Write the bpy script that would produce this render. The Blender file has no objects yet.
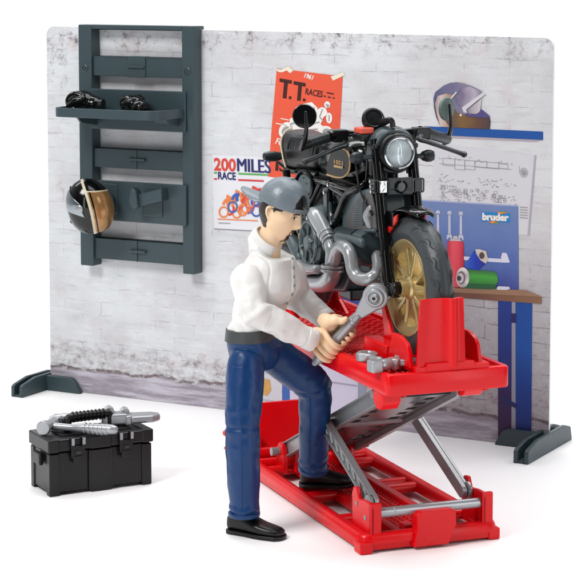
import bpy, bmesh, math, random
from math import sin, cos, pi, radians, sqrt, atan2
from mathutils import Vector, Matrix, noise
random.seed(7)
S = bpy.context.scene
COL = S.collection
S.unit_settings.scale_length = 0.01          # one unit is one centimetre: everything here is a small toy set

# ---------------------------------------------------------------- camera
F, PH, HC, V0 = 1992.8, .097, 17.0, 164.57
cam = bpy.data.cameras.new('camera'); co = bpy.data.objects.new('camera', cam); COL.objects.link(co)
co.location = (0, 0, HC); co.rotation_euler = (pi/2-PH, 0, 0)
cam.sensor_width = 36; cam.lens = F*36/585; cam.shift_y = (V0-292.5)/585
cam.clip_start = 1; cam.clip_end = 2000
S.camera = co
def ray(u, v):
    a = (u-292.5)/F; b = -(v-V0)/F
    return Vector((a, cos(PH)+b*sin(PH), -sin(PH)+b*cos(PH)))
C0 = Vector((0, 0, HC))
def atY(u, v, Y): r = ray(u, v); return C0+r*(Y/r.y)
def atZ(u, v, Z): r = ray(u, v); return C0+r*((Z-HC)/r.z)
LX, LY, LA, LW = 2.007, 56.858, .366, 4.518
LO = Vector((LX, LY, 0)); Lq = Vector((cos(LA), sin(LA), 0)); Ld = Vector((-sin(LA), cos(LA), 0))
def K(u, v, y):                               # motorcycle frame: x forward, y left, z up
    r = ray(u, v); o = LO+Lq*(LW/2+y); k = (o-C0).dot(Lq)/r.dot(Lq); p = C0+r*k-LO
    return Vector((1.238-p.dot(Ld), y, p.z))
def LL(u, v, s):                              # lift frame: s across, t back, z
    r = ray(u, v); o = LO+Lq*s; k = (o-C0).dot(Lq)/r.dot(Lq); p = C0+r*k-LO
    return Vector((s, p.dot(Ld), p.z))
BA = .498
BO = Vector((-9.88, 80.145, 0)); Be = Vector((cos(BA), -sin(BA), 0)); Bn = Vector((sin(BA), cos(BA), 0))
def P(u, v, dep=0.0):                         # board frame: s along, y (negative = in front), z
    r = ray(u, v); o = BO-Bn*dep; k = (o-C0).dot(Bn)/r.dot(Bn); p = C0+r*k-BO
    return Vector((p.dot(Be), -dep, p.z))

# ---------------------------------------------------------------- object helpers
def tag(o, label=None, cat=None, group=None, kind=None):
    if label: o['label'] = label
    if cat: o['category'] = cat
    if group: o['group'] = group
    if kind: o['kind'] = kind
    return o
def thing(name, loc, rz, label, cat, group=None):
    o = bpy.data.objects.new(name, None); COL.objects.link(o)
    o.empty_display_size = .3; o.location = loc; o.rotation_euler = (0, 0, rz)
    return tag(o, label, cat, group)
def obj(name, bm, mat, parent=None, bevel=0, ang=35, seg=2, loc=None, rot=None):
    me = bpy.data.meshes.new(name)
    if isinstance(bm, bpy.types.Mesh): me = bm
    else:
        bmesh.ops.recalc_face_normals(bm, faces=bm.faces)
        bm.to_mesh(me); bm.free()
    mats = mat if isinstance(mat, (list, tuple)) else [mat]
    for m in mats: me.materials.append(m)
    for p in me.polygons: p.use_smooth = True
    me.set_sharp_from_angle(angle=radians(ang))
    o = bpy.data.objects.new(name, me); COL.objects.link(o)
    if parent: o.parent = parent
    if loc is not None: o.location = loc
    if rot is not None: o.rotation_euler = rot
    if bevel:
        b = o.modifiers.new('bevel', 'BEVEL'); b.width = bevel; b.segments = seg; b.limit_method = 'ANGLE'; b.angle_limit = radians(32)
        b.harden_normals = True
    return o
def split(o):                                  # every loose piece becomes an object of its own
    bm = bmesh.new(); bm.from_mesh(o.data); bm.verts.ensure_lookup_table(); seen = {}; k = 0
    for v in bm.verts:
        if v.index in seen: continue
        st = [v]; seen[v.index] = k
        while st:
            a = st.pop()
            for e in a.link_edges:
                b = e.other_vert(a)
                if b.index not in seen: seen[b.index] = k; st.append(b)
        k += 1
    base = o.data
    for i in range(k):
        b2 = bmesh.new(); b2.from_mesh(base); b2.verts.ensure_lookup_table()
        bmesh.ops.delete(b2, geom=[v for v in b2.verts if seen[v.index] != i], context='VERTS')
        me = base.copy(); b2.to_mesh(me); b2.free()
        if i == 0: o.data = me
        else:
            c = o.copy(); c.data = me; COL.objects.link(c)
    bm.free(); return o
def NB(): return bmesh.new()
def box(bm, a, b, M=None):
    x0, y0, z0 = a; x1, y1, z1 = b
    vs = [bm.verts.new(c) for c in ((x0,y0,z0),(x1,y0,z0),(x1,y1,z0),(x0,y1,z0),(x0,y0,z1),(x1,y0,z1),(x1,y1,z1),(x0,y1,z1))]
    for f in ((3,2,1,0),(4,5,6,7),(0,1,5,4),(1,2,6,5),(2,3,7,6),(3,0,4,7)): bm.faces.new([vs[i] for i in f])
    if M is not None:
        for v in vs: v.co = M @ v.co
    return vs
def prism(bm, pts, vec, mi=0):
    pts = [Vector(p) for p in pts]; vec = Vector(vec)
    a = [bm.verts.new(p) for p in pts]; b = [bm.verts.new(p+vec) for p in pts]
    n = len(pts)
    fs = [bm.faces.new(a[::-1]), bm.faces.new(b)]
    for i in range(n): fs.append(bm.faces.new((a[i], a[(i+1) % n], b[(i+1) % n], b[i])))
    for f in fs: f.material_index = mi
    return fs
def frames(pts):
    T = []
    for i in range(len(pts)):
        t = pts[min(i+1, len(pts)-1)]-pts[max(i-1, 0)]; T.append(t.normalized())
    n = T[0].orthogonal().normalized(); N = []
    for t in T:
        n = (n-t*n.dot(t)); n = n.normalized() if n.length > 1e-6 else t.orthogonal().normalized(); N.append(n)
    return T, N
def spl(pts, k=6):                           # Catmull-Rom through the points; the last component carries the radius
    out = []
    n = len(pts)
    for i in range(n-1):
        p0 = pts[max(i-1, 0)]; p1 = pts[i]; p2 = pts[i+1]; p3 = pts[min(i+2, n-1)]
        for j in range(k):
            t = j/k
            out.append(tuple(.5*((2*b)+(-a+c)*t+(2*a-5*b+4*c-d)*t*t+(-a+3*b-3*c+d)*t**3) for a, b, c, d in zip(p0, p1, p2, p3)))
    out.append(tuple(pts[-1])); return out
def tube(bm, pts, r, n=12, smooth=0, cap='flat', up=None, flat=1.0, mi=0):
    if not isinstance(r, (list, tuple)): r = [r]*len(pts)
    P4 = [tuple(p)+(q,) for p, q in zip(pts, r)]
    if smooth: P4 = spl(P4, smooth)
    if cap == 'round':
        def hemi(pa, pb):
            a = Vector(pa[:3]); dr = (a-Vector(pb[:3])).normalized(); ra = pa[3]
            return [tuple(a+dr*ra*sin(t))+(max(ra*cos(t), ra*.02),) for t in (pi/2, pi/2*.75, pi/2*.5, pi/2*.25)]
        P4 = hemi(P4[0], P4[1])+P4+hemi(P4[-1], P4[-2])[::-1]
    ps = [Vector(p[:3]) for p in P4]
    T, N = frames(ps)
    rings = []
    for p, t, nn, q in zip(ps, T, N, P4):
        if up is not None:
            nn = Vector(up)-t*Vector(up).dot(t); nn.normalize()
        b = t.cross(nn)
        rings.append([bm.verts.new(p+nn*cos(2*pi*i/n)*q[3]+b*sin(2*pi*i/n)*q[3]*flat) for i in range(n)])
    for a, b in zip(rings, rings[1:]):
        for i in range(n): bm.faces.new((a[i], a[(i+1) % n], b[(i+1) % n], b[i])).material_index = mi
    bm.faces.new(rings[0][::-1]).material_index = mi; bm.faces.new(rings[-1]).material_index = mi
def lathe(bm, prof, o, axis, n=32, closed=False, mi=0, squash=None):
    o = Vector(o); ax = Vector(axis).normalized(); u = ax.orthogonal().normalized()
    if abs(ax.z) < .95: u = (Vector((0,0,1))-ax*ax.z).normalized()
    w = ax.cross(u); rings = []
    for r, h in prof:
        rings.append([bm.verts.new(o+ax*h+(u*cos(2*pi*i/n)+w*sin(2*pi*i/n)*(squash or 1))*max(r, 1e-4)) for i in range(n)])
    pr = list(zip(rings, rings[1:]))
    if closed: pr.append((rings[-1], rings[0]))
    for a, b in pr:
        for i in range(n): bm.faces.new((a[i], a[(i+1) % n], b[(i+1) % n], b[i])).material_index = mi
    if not closed:
        bm.faces.new(rings[0][::-1]).material_index = mi; bm.faces.new(rings[-1]).material_index = mi
def ell(bm, c, r, M=None, nu=24, nv=14, mi=0):
    c = Vector(c); rings = []
    for j in range(1, nv):
        th = pi*j/nv
        rings.append([(r[0]*sin(th)*cos(2*pi*i/nu), r[1]*sin(th)*sin(2*pi*i/nu), r[2]*cos(th)) for i in range(nu)])
    T = (lambda p: c+(M @ Vector(p) if M is not None else Vector(p)))
    R = [[bm.verts.new(T(p)) for p in ring] for ring in rings]
    top = bm.verts.new(T((0, 0, r[2]))); bot = bm.verts.new(T((0, 0, -r[2])))
    fs = []
    for a, b in zip(R, R[1:]):
        for i in range(nu): fs.append(bm.faces.new((a[i], b[i], b[(i+1) % nu], a[(i+1) % nu])))
    for i in range(nu):
        fs.append(bm.faces.new((top, R[0][i], R[0][(i+1) % nu]))); fs.append(bm.faces.new((bot, R[-1][(i+1) % nu], R[-1][i])))
    for f in fs: f.material_index = mi
def loft(bm, rings, mi=0, cap=True):
    R = [[bm.verts.new(p) for p in r] for r in rings]; n = len(R[0])
    for a, b in zip(R, R[1:]):
        for i in range(n): bm.faces.new((a[i], a[(i+1) % n], b[(i+1) % n], b[i])).material_index = mi
    if cap: bm.faces.new(R[0][::-1]).material_index = mi; bm.faces.new(R[-1]).material_index = mi
def sup(c, ax, bx, a, b, e=2.0, n=28):         # superellipse ring
    out = []
    for i in range(n):
        t = 2*pi*i/n; x = abs(cos(t))**(2/e)*(1 if cos(t) >= 0 else -1); y = abs(sin(t))**(2/e)*(1 if sin(t) >= 0 else -1)
        out.append(Vector(c)+Vector(ax)*a*x+Vector(bx)*b*y)
    return out
def remesh(bm, voxel, smooth=2, fac=.5):        # union of overlapping shapes into one continuous skin
    bmesh.ops.recalc_face_normals(bm, faces=bm.faces)
    me = bpy.data.meshes.new('tmp'); bm.to_mesh(me); bm.free()
    o = bpy.data.objects.new('tmp', me); COL.objects.link(o)
    m = o.modifiers.new('r', 'REMESH'); m.mode = 'VOXEL'; m.voxel_size = voxel; m.adaptivity = 0
    if smooth:
        s = o.modifiers.new('s', 'SMOOTH'); s.iterations = smooth; s.factor = fac
    dg = bpy.context.evaluated_depsgraph_get(); dg.update()
    out = bpy.data.meshes.new_from_object(o.evaluated_get(dg))
    bpy.data.objects.remove(o); bpy.data.meshes.remove(me)
    return out
def text_mesh(s, offset=0.0, extrude=0.0, shear=0.0):
    cu = bpy.data.curves.new('t', 'FONT'); cu.body = s; cu.size = 1; cu.offset = offset; cu.extrude = extrude; cu.shear = shear
    cu.resolution_u = 4
    o = bpy.data.objects.new('t', cu); COL.objects.link(o)
    dg = bpy.context.evaluated_depsgraph_get(); dg.update()
    me = bpy.data.meshes.new_from_object(o.evaluated_get(dg)); bpy.data.objects.remove(o)
    return me
def text_on(name, s, bl, br, tl, mat, parent, lift=Vector((0, 0, 0)), offset=.0, shear=0.0):
    """writing mapped into the parallelogram bottom-left, bottom-right, top-left"""
    me = text_mesh(s, offset, 0, shear)
    xs = [v.co.x for v in me.vertices]; ys = [v.co.y for v in me.vertices]
    x0, x1, y0, y1 = min(xs), max(xs), min(ys), max(ys)
    bl, br, tl = Vector(bl), Vector(br), Vector(tl)
    for v in me.vertices:
        a = (v.co.x-x0)/(x1-x0); b = (v.co.y-y0)/(y1-y0)
        v.co = bl+(br-bl)*a+(tl-bl)*b+lift
    me.materials.clear()
    return obj(name, me, mat, parent)

# ---------------------------------------------------------------- materials
def lin(c):
    return tuple((x/255/12.92 if x/255 <= .04045 else ((x/255+.055)/1.055)**2.4) for x in c)
def plastic(name, rgb, rough=.35, metal=0.0, var=.06, bump=.02, coat=0.0, scale=3.0, sss=0.0, spec=.5, bscale=None):
    m = bpy.data.materials.new(name); m.use_nodes = True; nt = m.node_tree; N = nt.nodes; Lk = nt.links
    p = N['Principled BSDF']; c = lin(rgb)
    tc = N.new('ShaderNodeTexCoord')
    n1 = N.new('ShaderNodeTexNoise'); n1.inputs['Scale'].default_value = scale; n1.inputs['Detail'].default_value = 6; n1.inputs['Roughness'].default_value = .6
    Lk.new(tc.outputs['Object'], n1.inputs['Vector'])
    mx = N.new('ShaderNodeMix'); mx.data_type = 'RGBA'
    mx.inputs['A'].default_value = tuple(max(0, x*(1-var)) for x in c)+(1,); mx.inputs['B'].default_value = tuple(min(1, x*(1+var)) for x in c)+(1,)
    Lk.new(n1.outputs['Fac'], mx.inputs['Factor']); Lk.new(mx.outputs['Result'], p.inputs['Base Color'])
    rm = N.new('ShaderNodeMapRange'); rm.inputs['To Min'].default_value = max(.02, rough-.03); rm.inputs['To Max'].default_value = rough+.04
    n2 = N.new('ShaderNodeTexNoise'); n2.inputs['Scale'].default_value = scale*.8; n2.inputs['Detail'].default_value = 3
    Lk.new(tc.outputs['Object'], n2.inputs['Vector']); Lk.new(n2.outputs['Fac'], rm.inputs['Value']); Lk.new(rm.outputs['Result'], p.inputs['Roughness'])
    if bump:
        n3 = N.new('ShaderNodeTexNoise'); n3.inputs['Scale'].default_value = bscale or 9; n3.inputs['Detail'].default_value = 4
        Lk.new(tc.outputs['Object'], n3.inputs['Vector'])
        b = N.new('ShaderNodeBump'); b.inputs['Strength'].default_value = 1; b.inputs['Distance'].default_value = bump
        Lk.new(n3.outputs['Fac'], b.inputs['Height']); Lk.new(b.outputs['Normal'], p.inputs['Normal'])
    p.inputs['Metallic'].default_value = metal; p.inputs['Specular IOR Level'].default_value = spec
    p.inputs['Coat Weight'].default_value = coat; p.inputs['Coat Roughness'].default_value = .08
    if sss:
        p.inputs['Subsurface Weight'].default_value = sss; p.inputs['Subsurface Radius'].default_value = (.25, .1, .06); p.inputs['Subsurface Scale'].default_value = .3
    return m
RED = plastic('red plastic', (218, 4, 16), .28, var=.04, bump=.003, spec=.3)
REDP = plastic('red studded plastic', (212, 4, 16), .34, bump=.004)
GREY = plastic('grey green plastic', (50, 67, 73), .42, var=.05, bump=.004)
BLK = plastic('black gloss plastic', (6, 7, 8), .12, bump=0, coat=.1, spec=.4)
BLKM = plastic('black satin plastic', (15, 16, 18), .32, bump=.003, spec=.35)
BOXB = plastic('toolbox black', (13, 13, 16), .36, bump=.003, spec=.35)
DKG = plastic('dark grey satin plastic', (40, 47, 50), .32, bump=.003, spec=.4)
ENG = plastic('engine grey plastic', (66, 79, 84), .34, bump=.003, spec=.4)
RADM = plastic('cooler brown grey plastic', (62, 58, 60), .42, bump=.012)
SIL = plastic('silver plastic', (158, 161, 165), .25, metal=.4, bump=0, var=.02, scale=1)
SILD = plastic('dark silver plastic', (146, 148, 151), .33, metal=.35, bump=.004)
CHR = plastic('bright metal', (205, 208, 210), .12, metal=1.0, var=.02, bump=.004)
GOLD = plastic('gold plastic', (192, 172, 122), .27, metal=.6, bump=.002)
WEB_SHADE = plastic('web plastic darkened for shade', (84, 84, 88), .24, metal=.5, bump=.002)  # arm grey taken darker: shade inside the channel is in this colour
BRZ = plastic('bronze plastic', (176, 132, 82), .22, metal=.55, bump=.006, coat=.5)
TYRE = plastic('tyre rubber', (50, 56, 60), .42, bump=.01)
TYRED = plastic('tyre groove', (30, 33, 36), .6, bump=0)
BLUE = plastic('blue trousers plastic', (4, 52, 102), .36, spec=.35, var=.10, bump=.008, scale=1.5, bscale=5)
WHT = plastic('white shirt plastic', (222, 221, 219), .42, var=.012, bump=.008, sss=.12)
SKIN = plastic('skin plastic', (234, 202, 166), .42, var=.02, bump=.006, sss=.15)
BELT = plastic('belt plastic', (62, 66, 68), .42, bump=.01)
CAP = plastic('cap plastic', (108, 118, 126), .36, bump=.012, var=.05, metal=.1)
HAIR = plastic('hair paint', (36, 31, 30), .45, bump=.02)
GOAT = plastic('beard paint', (44, 27, 22), .5, bump=0)
EYEW = plastic('eye white', (235, 232, 225), .3, bump=0)
EYEB = plastic('eye dark', (35, 25, 22), .3, bump=0)
RED_REFL = plastic('red table reflection', (196, 30, 26), .35, bump=0)  # colour of the red table as mirrored under the mudguard
CREAM = plastic('cream line paint', (205, 196, 172), .4, bump=0)
GLDP = plastic('gold line paint', (176, 142, 88), .4, metal=.2, bump=0)
ORNG = plastic('orange plastic', (206, 74, 48), .35, bump=0)
LENS = plastic('mirror face', (96, 116, 112), .25, metal=.3, bump=.03, bscale=26)
WEDGE = plastic('white board edge', (244, 244, 246), .5, bump=0)
def glass(name, rgb=(235, 242, 245), rough=.03):
    m = bpy.data.materials.new(name); m.use_nodes = True; p = m.node_tree.nodes['Principled BSDF']
    p.inputs['Base Color'].default_value = lin(rgb)+(1,); p.inputs['Transmission Weight'].default_value = 1; p.inputs['Roughness'].default_value = rough; p.inputs['IOR'].default_value = 1.45
    return m
GLS = glass('clear lens')
def ink(name, rgb, var=.05, rough=.55, scale=6):
    return plastic('print ' + name, rgb, rough, var=var, bump=0, scale=scale, spec=.3)

# ---------------------------------------------------------------- setting: a white studio sweep
bm = NB()
prof = [(8, 0), (40, 0), (118, 0)] + [(118+30*sin(a), 30-30*cos(a)) for a in [pi/2*i/12 for i in range(1, 13)]] + [(148, 120)]
L_ = [bm.verts.new((-110, y, z)) for y, z in prof]; R_ = [bm.verts.new((110, y, z)) for y, z in prof]
for i in range(len(prof)-1): bm.faces.new((L_[i], R_[i], R_[i+1], L_[i+1]))
FLR = plastic('white studio paper', (250, 250, 251), .55, var=.006, bump=0, scale=.3, spec=.25)
tag(obj('floor', bm, FLR), 'seamless white studio floor sweeping up behind the toys', kind='structure')
#PART2
# ---------------------------------------------------------------- the printed backdrop board
def wall_material():
    m = bpy.data.materials.new('print of whitewashed brick wall'); m.use_nodes = True; nt = m.node_tree; N = nt.nodes; Lk = nt.links
    p = N['Principled BSDF']; p.inputs['Roughness'].default_value = .5; p.inputs['Specular IOR Level'].default_value = .3
    tc = N.new('ShaderNodeTexCoord'); sp = N.new('ShaderNodeSeparateXYZ'); Lk.new(tc.outputs['Object'], sp.inputs[0])
    cb = N.new('ShaderNodeCombineXYZ'); Lk.new(sp.outputs[0], cb.inputs[0]); Lk.new(sp.outputs[2], cb.inputs[1])
    def nz(scale, det=8, rough=.6, sx=1, sy=1, off=0):
        mp = N.new('ShaderNodeMapping'); mp.inputs['Scale'].default_value = (sx, sy, 1); mp.inputs['Location'].default_value = (off, off*1.7, off*.3)
        Lk.new(cb.outputs[0], mp.inputs[0]); n = N.new('ShaderNodeTexNoise'); n.inputs['Scale'].default_value = scale
        n.inputs['Detail'].default_value = det; n.inputs['Roughness'].default_value = rough; Lk.new(mp.outputs[0], n.inputs['Vector']); return n
    def ramp(src, a, b, lo=0, hi=1):
        r = N.new('ShaderNodeMapRange'); r.clamp = True; r.interpolation_type = 'SMOOTHSTEP'
        r.inputs['From Min'].default_value = a; r.inputs['From Max'].default_value = b; r.inputs['To Min'].default_value = lo; r.inputs['To Max'].default_value = hi
        Lk.new(src, r.inputs['Value']); return r.outputs['Result']
    def mul(*s):
        o = s[0]
        for x in s[1:]:
            k = N.new('ShaderNodeMath'); k.operation = 'MULTIPLY'; Lk.new(o, k.inputs[0])
            if isinstance(x, (int, float)): k.inputs[1].default_value = x
            else: Lk.new(x, k.inputs[1])
            o = k.outputs[0]
        return o
    def add(a, b):
        k = N.new('ShaderNodeMath'); k.operation = 'ADD'; k.use_clamp = True; Lk.new(a, k.inputs[0]); Lk.new(b, k.inputs[1]); return k.outputs[0]
    def mix(fac, a, b):
        k = N.new('ShaderNodeMix'); k.data_type = 'RGBA'; Lk.new(fac, k.inputs['Factor'])
        for nm, x in (('A', a), ('B', b)):
            if isinstance(x, tuple): k.inputs[nm].default_value = lin(x)+(1,)
            else: Lk.new(x, k.inputs[nm])
        return k.outputs['Result']
    # wobbling brick courses
    wob = nz(.9, 4); ws = N.new('ShaderNodeVectorMath'); ws.operation = 'SCALE'; ws.inputs['Scale'].default_value = .20
    Lk.new(wob.outputs['Color'], ws.inputs[0]); w2 = nz(6, 3); w2s = N.new('ShaderNodeVectorMath'); w2s.operation = 'SCALE'; w2s.inputs['Scale'].default_value = .07
    Lk.new(w2.outputs['Color'], w2s.inputs[0])
    va = N.new('ShaderNodeVectorMath'); Lk.new(cb.outputs[0], va.inputs[0]); Lk.new(ws.outputs[0], va.inputs[1])
    vb = N.new('ShaderNodeVectorMath'); Lk.new(va.outputs[0], vb.inputs[0]); Lk.new(w2s.outputs[0], vb.inputs[1])
    def brick(w, h, ms, sm=.15):
        b = N.new('ShaderNodeTexBrick'); b.inputs['Scale'].default_value = 1; b.inputs['Brick Width'].default_value = w; b.inputs['Row Height'].default_value = h
        b.inputs['Mortar Size'].default_value = ms; b.inputs['Mortar Smooth'].default_value = sm; b.inputs['Color1'].default_value = (.75, .75, .75, 1); b.inputs['Color2'].default_value = (1, 1, 1, 1)
        Lk.new(vb.outputs[0], b.inputs['Vector']); return b
    b1 = brick(1.75, .56, .022, .9)
    tone = nz(.33, 6, .55); tint = nz(.8, 5, .6, off=9)
    base = mix(ramp(tone.outputs['Fac'], .35, .68), (214, 218, 222), (200, 201, 205))
    base = mix(mul(ramp(tint.outputs['Fac'], .52, .75), .6), base, (200, 188, 190))
    streak = nz(1.2, 7, .7, sx=.45, sy=2.6, off=3)
    base = mix(mul(ramp(streak.outputs['Fac'], .5, .72), .55), base, (182, 184, 190))
    streak2 = nz(2.2, 8, .7, sx=.4, sy=2.8, off=13)
    base = mix(mul(ramp(streak2.outputs['Fac'], .52, .75), .65), base, (228, 231, 237))
    # courses show through in broken lines
    gap = nz(1.1, 6, .65, sx=.8, sy=1.6, off=5)
    base = mix(mul(b1.outputs['Fac'], ramp(gap.outputs['Fac'], .44, .66), .75), base, (140, 136, 146))
    # lower right of the print: greyer, with stronger brick courses
    lowright = mul(ramp(sp.outputs[0], 9.5, 14.5), ramp(sp.outputs[2], 8.2, 5.2))
    lowrightm = mul(lowright, ramp(tone.outputs['Fac'], .25, .55))
    base = mix(mul(lowright, .75), base, (164, 160, 166))
    b2f = mul(b1.outputs['Fac'], ramp(gap.outputs['Fac'], .38, .58), lowright)
    base = mix(mul(b2f, .85), base, (96, 84, 88))
    fl = nz(3.4, 10, .75, off=21)
    base = mix(mul(ramp(fl.outputs['Fac'], .56, .66), lowright, .5), base, (118, 102, 104))
    base = mix(mul(ramp(fl.outputs['Fac'], .46, .36), lowright, .6), base, (196, 194, 200))
    # chipped paint along the top edge and in patches
    ch = nz(2.2, 10, .78, off=31)
    topm = add(ramp(sp.outputs[2], 13.55, 14.5), mul(ramp(tint.outputs['Fac'], .62, .72), .55))
    edge = add(topm, mul(ramp(sp.outputs[0], 1.5, .2), ramp(sp.outputs[2], 11.0, 13.2)))
    base = mix(mul(ramp(ch.outputs['Fac'], .49, .60), edge, .6), base, (140, 130, 136))
    base = mix(mul(ramp(ch.outputs['Fac'], .58, .64), edge, .75), base, (92, 80, 88))
    # dirty band of broken brick at the foot of the wall, pavement strip below
    lw = nz(.9, 5, .6, off=41)
    zz = N.new('ShaderNodeMath'); zz.operation = 'MULTIPLY_ADD'; Lk.new(lw.outputs['Fac'], zz.inputs[0]); zz.inputs[1].default_value = .5; Lk.new(sp.outputs[2], zz.inputs[2])
    zb = zz.outputs[0]
    band = mul(ramp(zb, 2.6, 1.9), ramp(zb, 1.05, 1.2))
    dn = nz(2.8, 10, .8, sx=.8, sy=1.2, off=51)
    base = mix(mul(ramp(dn.outputs['Fac'], .40, .62), band, .62), base, (150, 136, 140))
    base = mix(mul(ramp(dn.outputs['Fac'], .52, .70), band, .7), base, (104, 84, 86))
    crack = mul(ramp(zb, 1.34, 1.26), ramp(zb, 1.10, 1.18), ramp(dn.outputs['Fac'], .38, .5))
    base = mix(mul(crack, .85), base, (92, 72, 72))
    pav = nz(1.6, 8, .7, sx=.35, sy=3.2, off=61)
    pc = mix(ramp(pav.outputs['Fac'], .38, .66), (146, 138, 150), (196, 192, 204))
    base = mix(ramp(zb, 1.24, 1.1), base, pc)
    # fine grain
    fg = nz(14, 4, .7, off=71)
    base = mix(mul(ramp(fg.outputs['Fac'], .45, .8), .14), base, (120, 120, 130))
    Lk.new(base, p.inputs['Base Color'])
    return m
WALL = wall_material()
BW, BH0, BH1, BT = 21.65, 14.78, 14.66, .13
back = thing('workshop_backdrop', BO, -BA, 'tall white board printed as a whitewashed workshop wall with posters and a blue workbench', 'backdrop')
pts = []
for cx, cz, a0 in ((BW-.35, BH1-.35, 0), (.35, BH0-.35, pi/2)):
    for i in range(7): a = a0+pi/2*i/6; pts.append((cx+.35*cos(a), 0, cz+.35*sin(a)))
pts += [(0, 0, .015), (BW, 0, .015)]
bm = NB(); fs = prism(bm, pts, (0, BT, 0), 1); fs[0].material_index = 0
bd = obj('wall_panel', bm, [WALL, WEDGE], back)
tag(bd, label='panel printed with white brick wall, dirty at its foot')
G = .008
def poly(bm, uv, k=1, mi=0, closed=True):      # a printed patch, k layers proud of the board
    p = [P(u, v, 0) for u, v in uv]
    prism(bm, [(q.x, -G*k, q.z) for q in p], (0, G*.45, 0), mi)
def patch(name, uv, mat, k=1, parent=back):
    bm = NB(); poly(bm, uv, k); return obj(name, bm, mat, parent)
def pl(bm, uv, w, k=1, mi=0):                   # a printed line of width w pixels
    for (a, b), (c, d) in zip(uv, uv[1:]):
        l = math.hypot(c-a, d-b) or 1; nx, ny = -(d-b)/l*w/2, (c-a)/l*w/2
        poly(bm, [(a+nx, b+ny), (c+nx, d+ny), (c-nx, d-ny), (a-nx, b-ny)], k, mi)
def circ(u, v, r, ry=None, n=20, a=0): return [(u+r*cos(2*pi*i/n)*cos(a)-(ry or r)*sin(2*pi*i/n)*sin(a), v+r*cos(2*pi*i/n)*sin(a)+(ry or r)*sin(2*pi*i/n)*cos(a)) for i in range(n)]
def btext(name, s, bl, br, tl, mat, parent, k, offset=0, shear=0):
    z = lambda p: Vector((P(*p).x, -G*k, P(*p).z))
    return text_on(name, s, z(bl), z(br), z(tl), mat, parent, offset=offset, shear=shear)
I_OR = ink('orange red', (222, 88, 62), var=.09, scale=1.0); I_DK = ink('dark brown', (62, 28, 24)); I_WH = ink('white', (228, 226, 224)); I_PAPER = ink('paper', (222, 224, 230), var=.015, scale=.8)
I_GR = ink('grey', (150, 148, 150)); I_NAVY = ink('navy', (44, 48, 104)); I_REDT = ink('tomato', (212, 72, 60)); I_GRN = ink('green', (92, 168, 88)); I_RED2 = ink('rose red', (206, 66, 70))
I_ORA = ink('poster orange', (232, 132, 74)); I_BLU = ink('poster blue', (62, 98, 172)); I_TAPE = ink('tape', (226, 218, 200)); I_BLK = ink('black', (34, 34, 38)); I_PUR = ink('poster purple', (138, 96, 150))
I_MAG = ink('poster pink', (214, 98, 88))
def gink(name, stops, axis, a, b, var=.08, scale=3):  # a printed tone that runs through several inks, as the photo on the board does
    m = ink(name, stops[0], var, scale=scale); nt = m.node_tree; N = nt.nodes; Lk = nt.links
    tc = N.new('ShaderNodeTexCoord'); sp = N.new('ShaderNodeSeparateXYZ'); Lk.new(tc.outputs['Object'], sp.inputs[0])
    (ua, va), (ub, vb) = a, b; pa, pb = P(ua, va, 0), P(ub, vb, 0)
    mr = N.new('ShaderNodeMapRange'); k = 0 if axis == 'x' else 2
    mr.inputs['From Min'].default_value = pa[k]; mr.inputs['From Max'].default_value = pb[k]; Lk.new(sp.outputs[k], mr.inputs['Value'])
    nz = N.new('ShaderNodeTexNoise'); nz.inputs['Scale'].default_value = scale; nz.inputs['Detail'].default_value = 6; Lk.new(tc.outputs['Object'], nz.inputs['Vector'])
    ma = N.new('ShaderNodeMath'); ma.operation = 'MULTIPLY_ADD'; Lk.new(nz.outputs['Fac'], ma.inputs[0]); ma.inputs[1].default_value = var*2; Lk.new(mr.outputs[0], ma.inputs[2])
    sb = N.new('ShaderNodeMath'); sb.operation = 'SUBTRACT'; Lk.new(ma.outputs[0], sb.inputs[0]); sb.inputs[1].default_value = var
    cr = N.new('ShaderNodeValToRGB'); e = cr.color_ramp.elements; n = len(stops)
    e[0].position = 0; e[0].color = lin(stops[0])+(1,); e[1].position = 1; e[1].color = lin(stops[-1])+(1,)
    for i in range(1, n-1): q = e.new(i/(n-1)); q.color = lin(stops[i])+(1,)
    Lk.new(sb.outputs[0], cr.inputs[0]); Lk.new(cr.outputs[0], N['Principled BSDF'].inputs['Base Color']); return m
# --- orange race poster
p1 = patch('race_poster', [(277, 68.5), (309, 72.3), (342.8, 76.5), (341, 112), (338.5, 152), (337, 186), (300, 181), (268.3, 176.5), (272, 126)], I_OR, 2)
tag(p1, label='orange motorcycle race poster with dark T.T. lettering and a white rider')
btext('year_writing', '1961', (304.2, 77.6), (313.4, 80.4), (304.9, 72.6), I_WH, p1, 3, .03, .25)
bm = NB()
for uv in ([(280, 78.3), (292.2, 80.4), (291.9, 83.9), (279.8, 81.8)], [(284.4, 82.4), (288.2, 83), (286.7, 98.6), (282.9, 98)], [(294, 81), (306, 83.2), (305.7, 86.7), (293.7, 84.5)], [(298.6, 85.2), (302.2, 85.8), (300.8, 101), (297.2, 100.4)],
           [(289.3, 96), (291.9, 96.5), (291.6, 99.3), (289, 98.8)], [(303.3, 98.3), (305.9, 98.8), (305.6, 101.5), (303, 101)]): poly(bm, uv, 3)
obj('race_lettering', bm, I_DK, p1)
btext('race_lettering', 'RACES', (305.4, 94.4), (322.6, 97.6), (306.2, 88), I_DK, p1, 3, .025)
bm = NB()
for x0, y0, x1, y1 in ((327, 92.6, 334, 94), (324, 96, 326, 96.4), (328, 97, 331, 97.5), (333, 97.8, 335, 98.2)): pl(bm, [(x0, y0), (x1, y1)], 1.2, 3)
obj('small_print', bm, I_DK, p1)
bm = NB()
poly(bm, circ(327.6, 104.6, 3, 3.4), 4)
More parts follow.
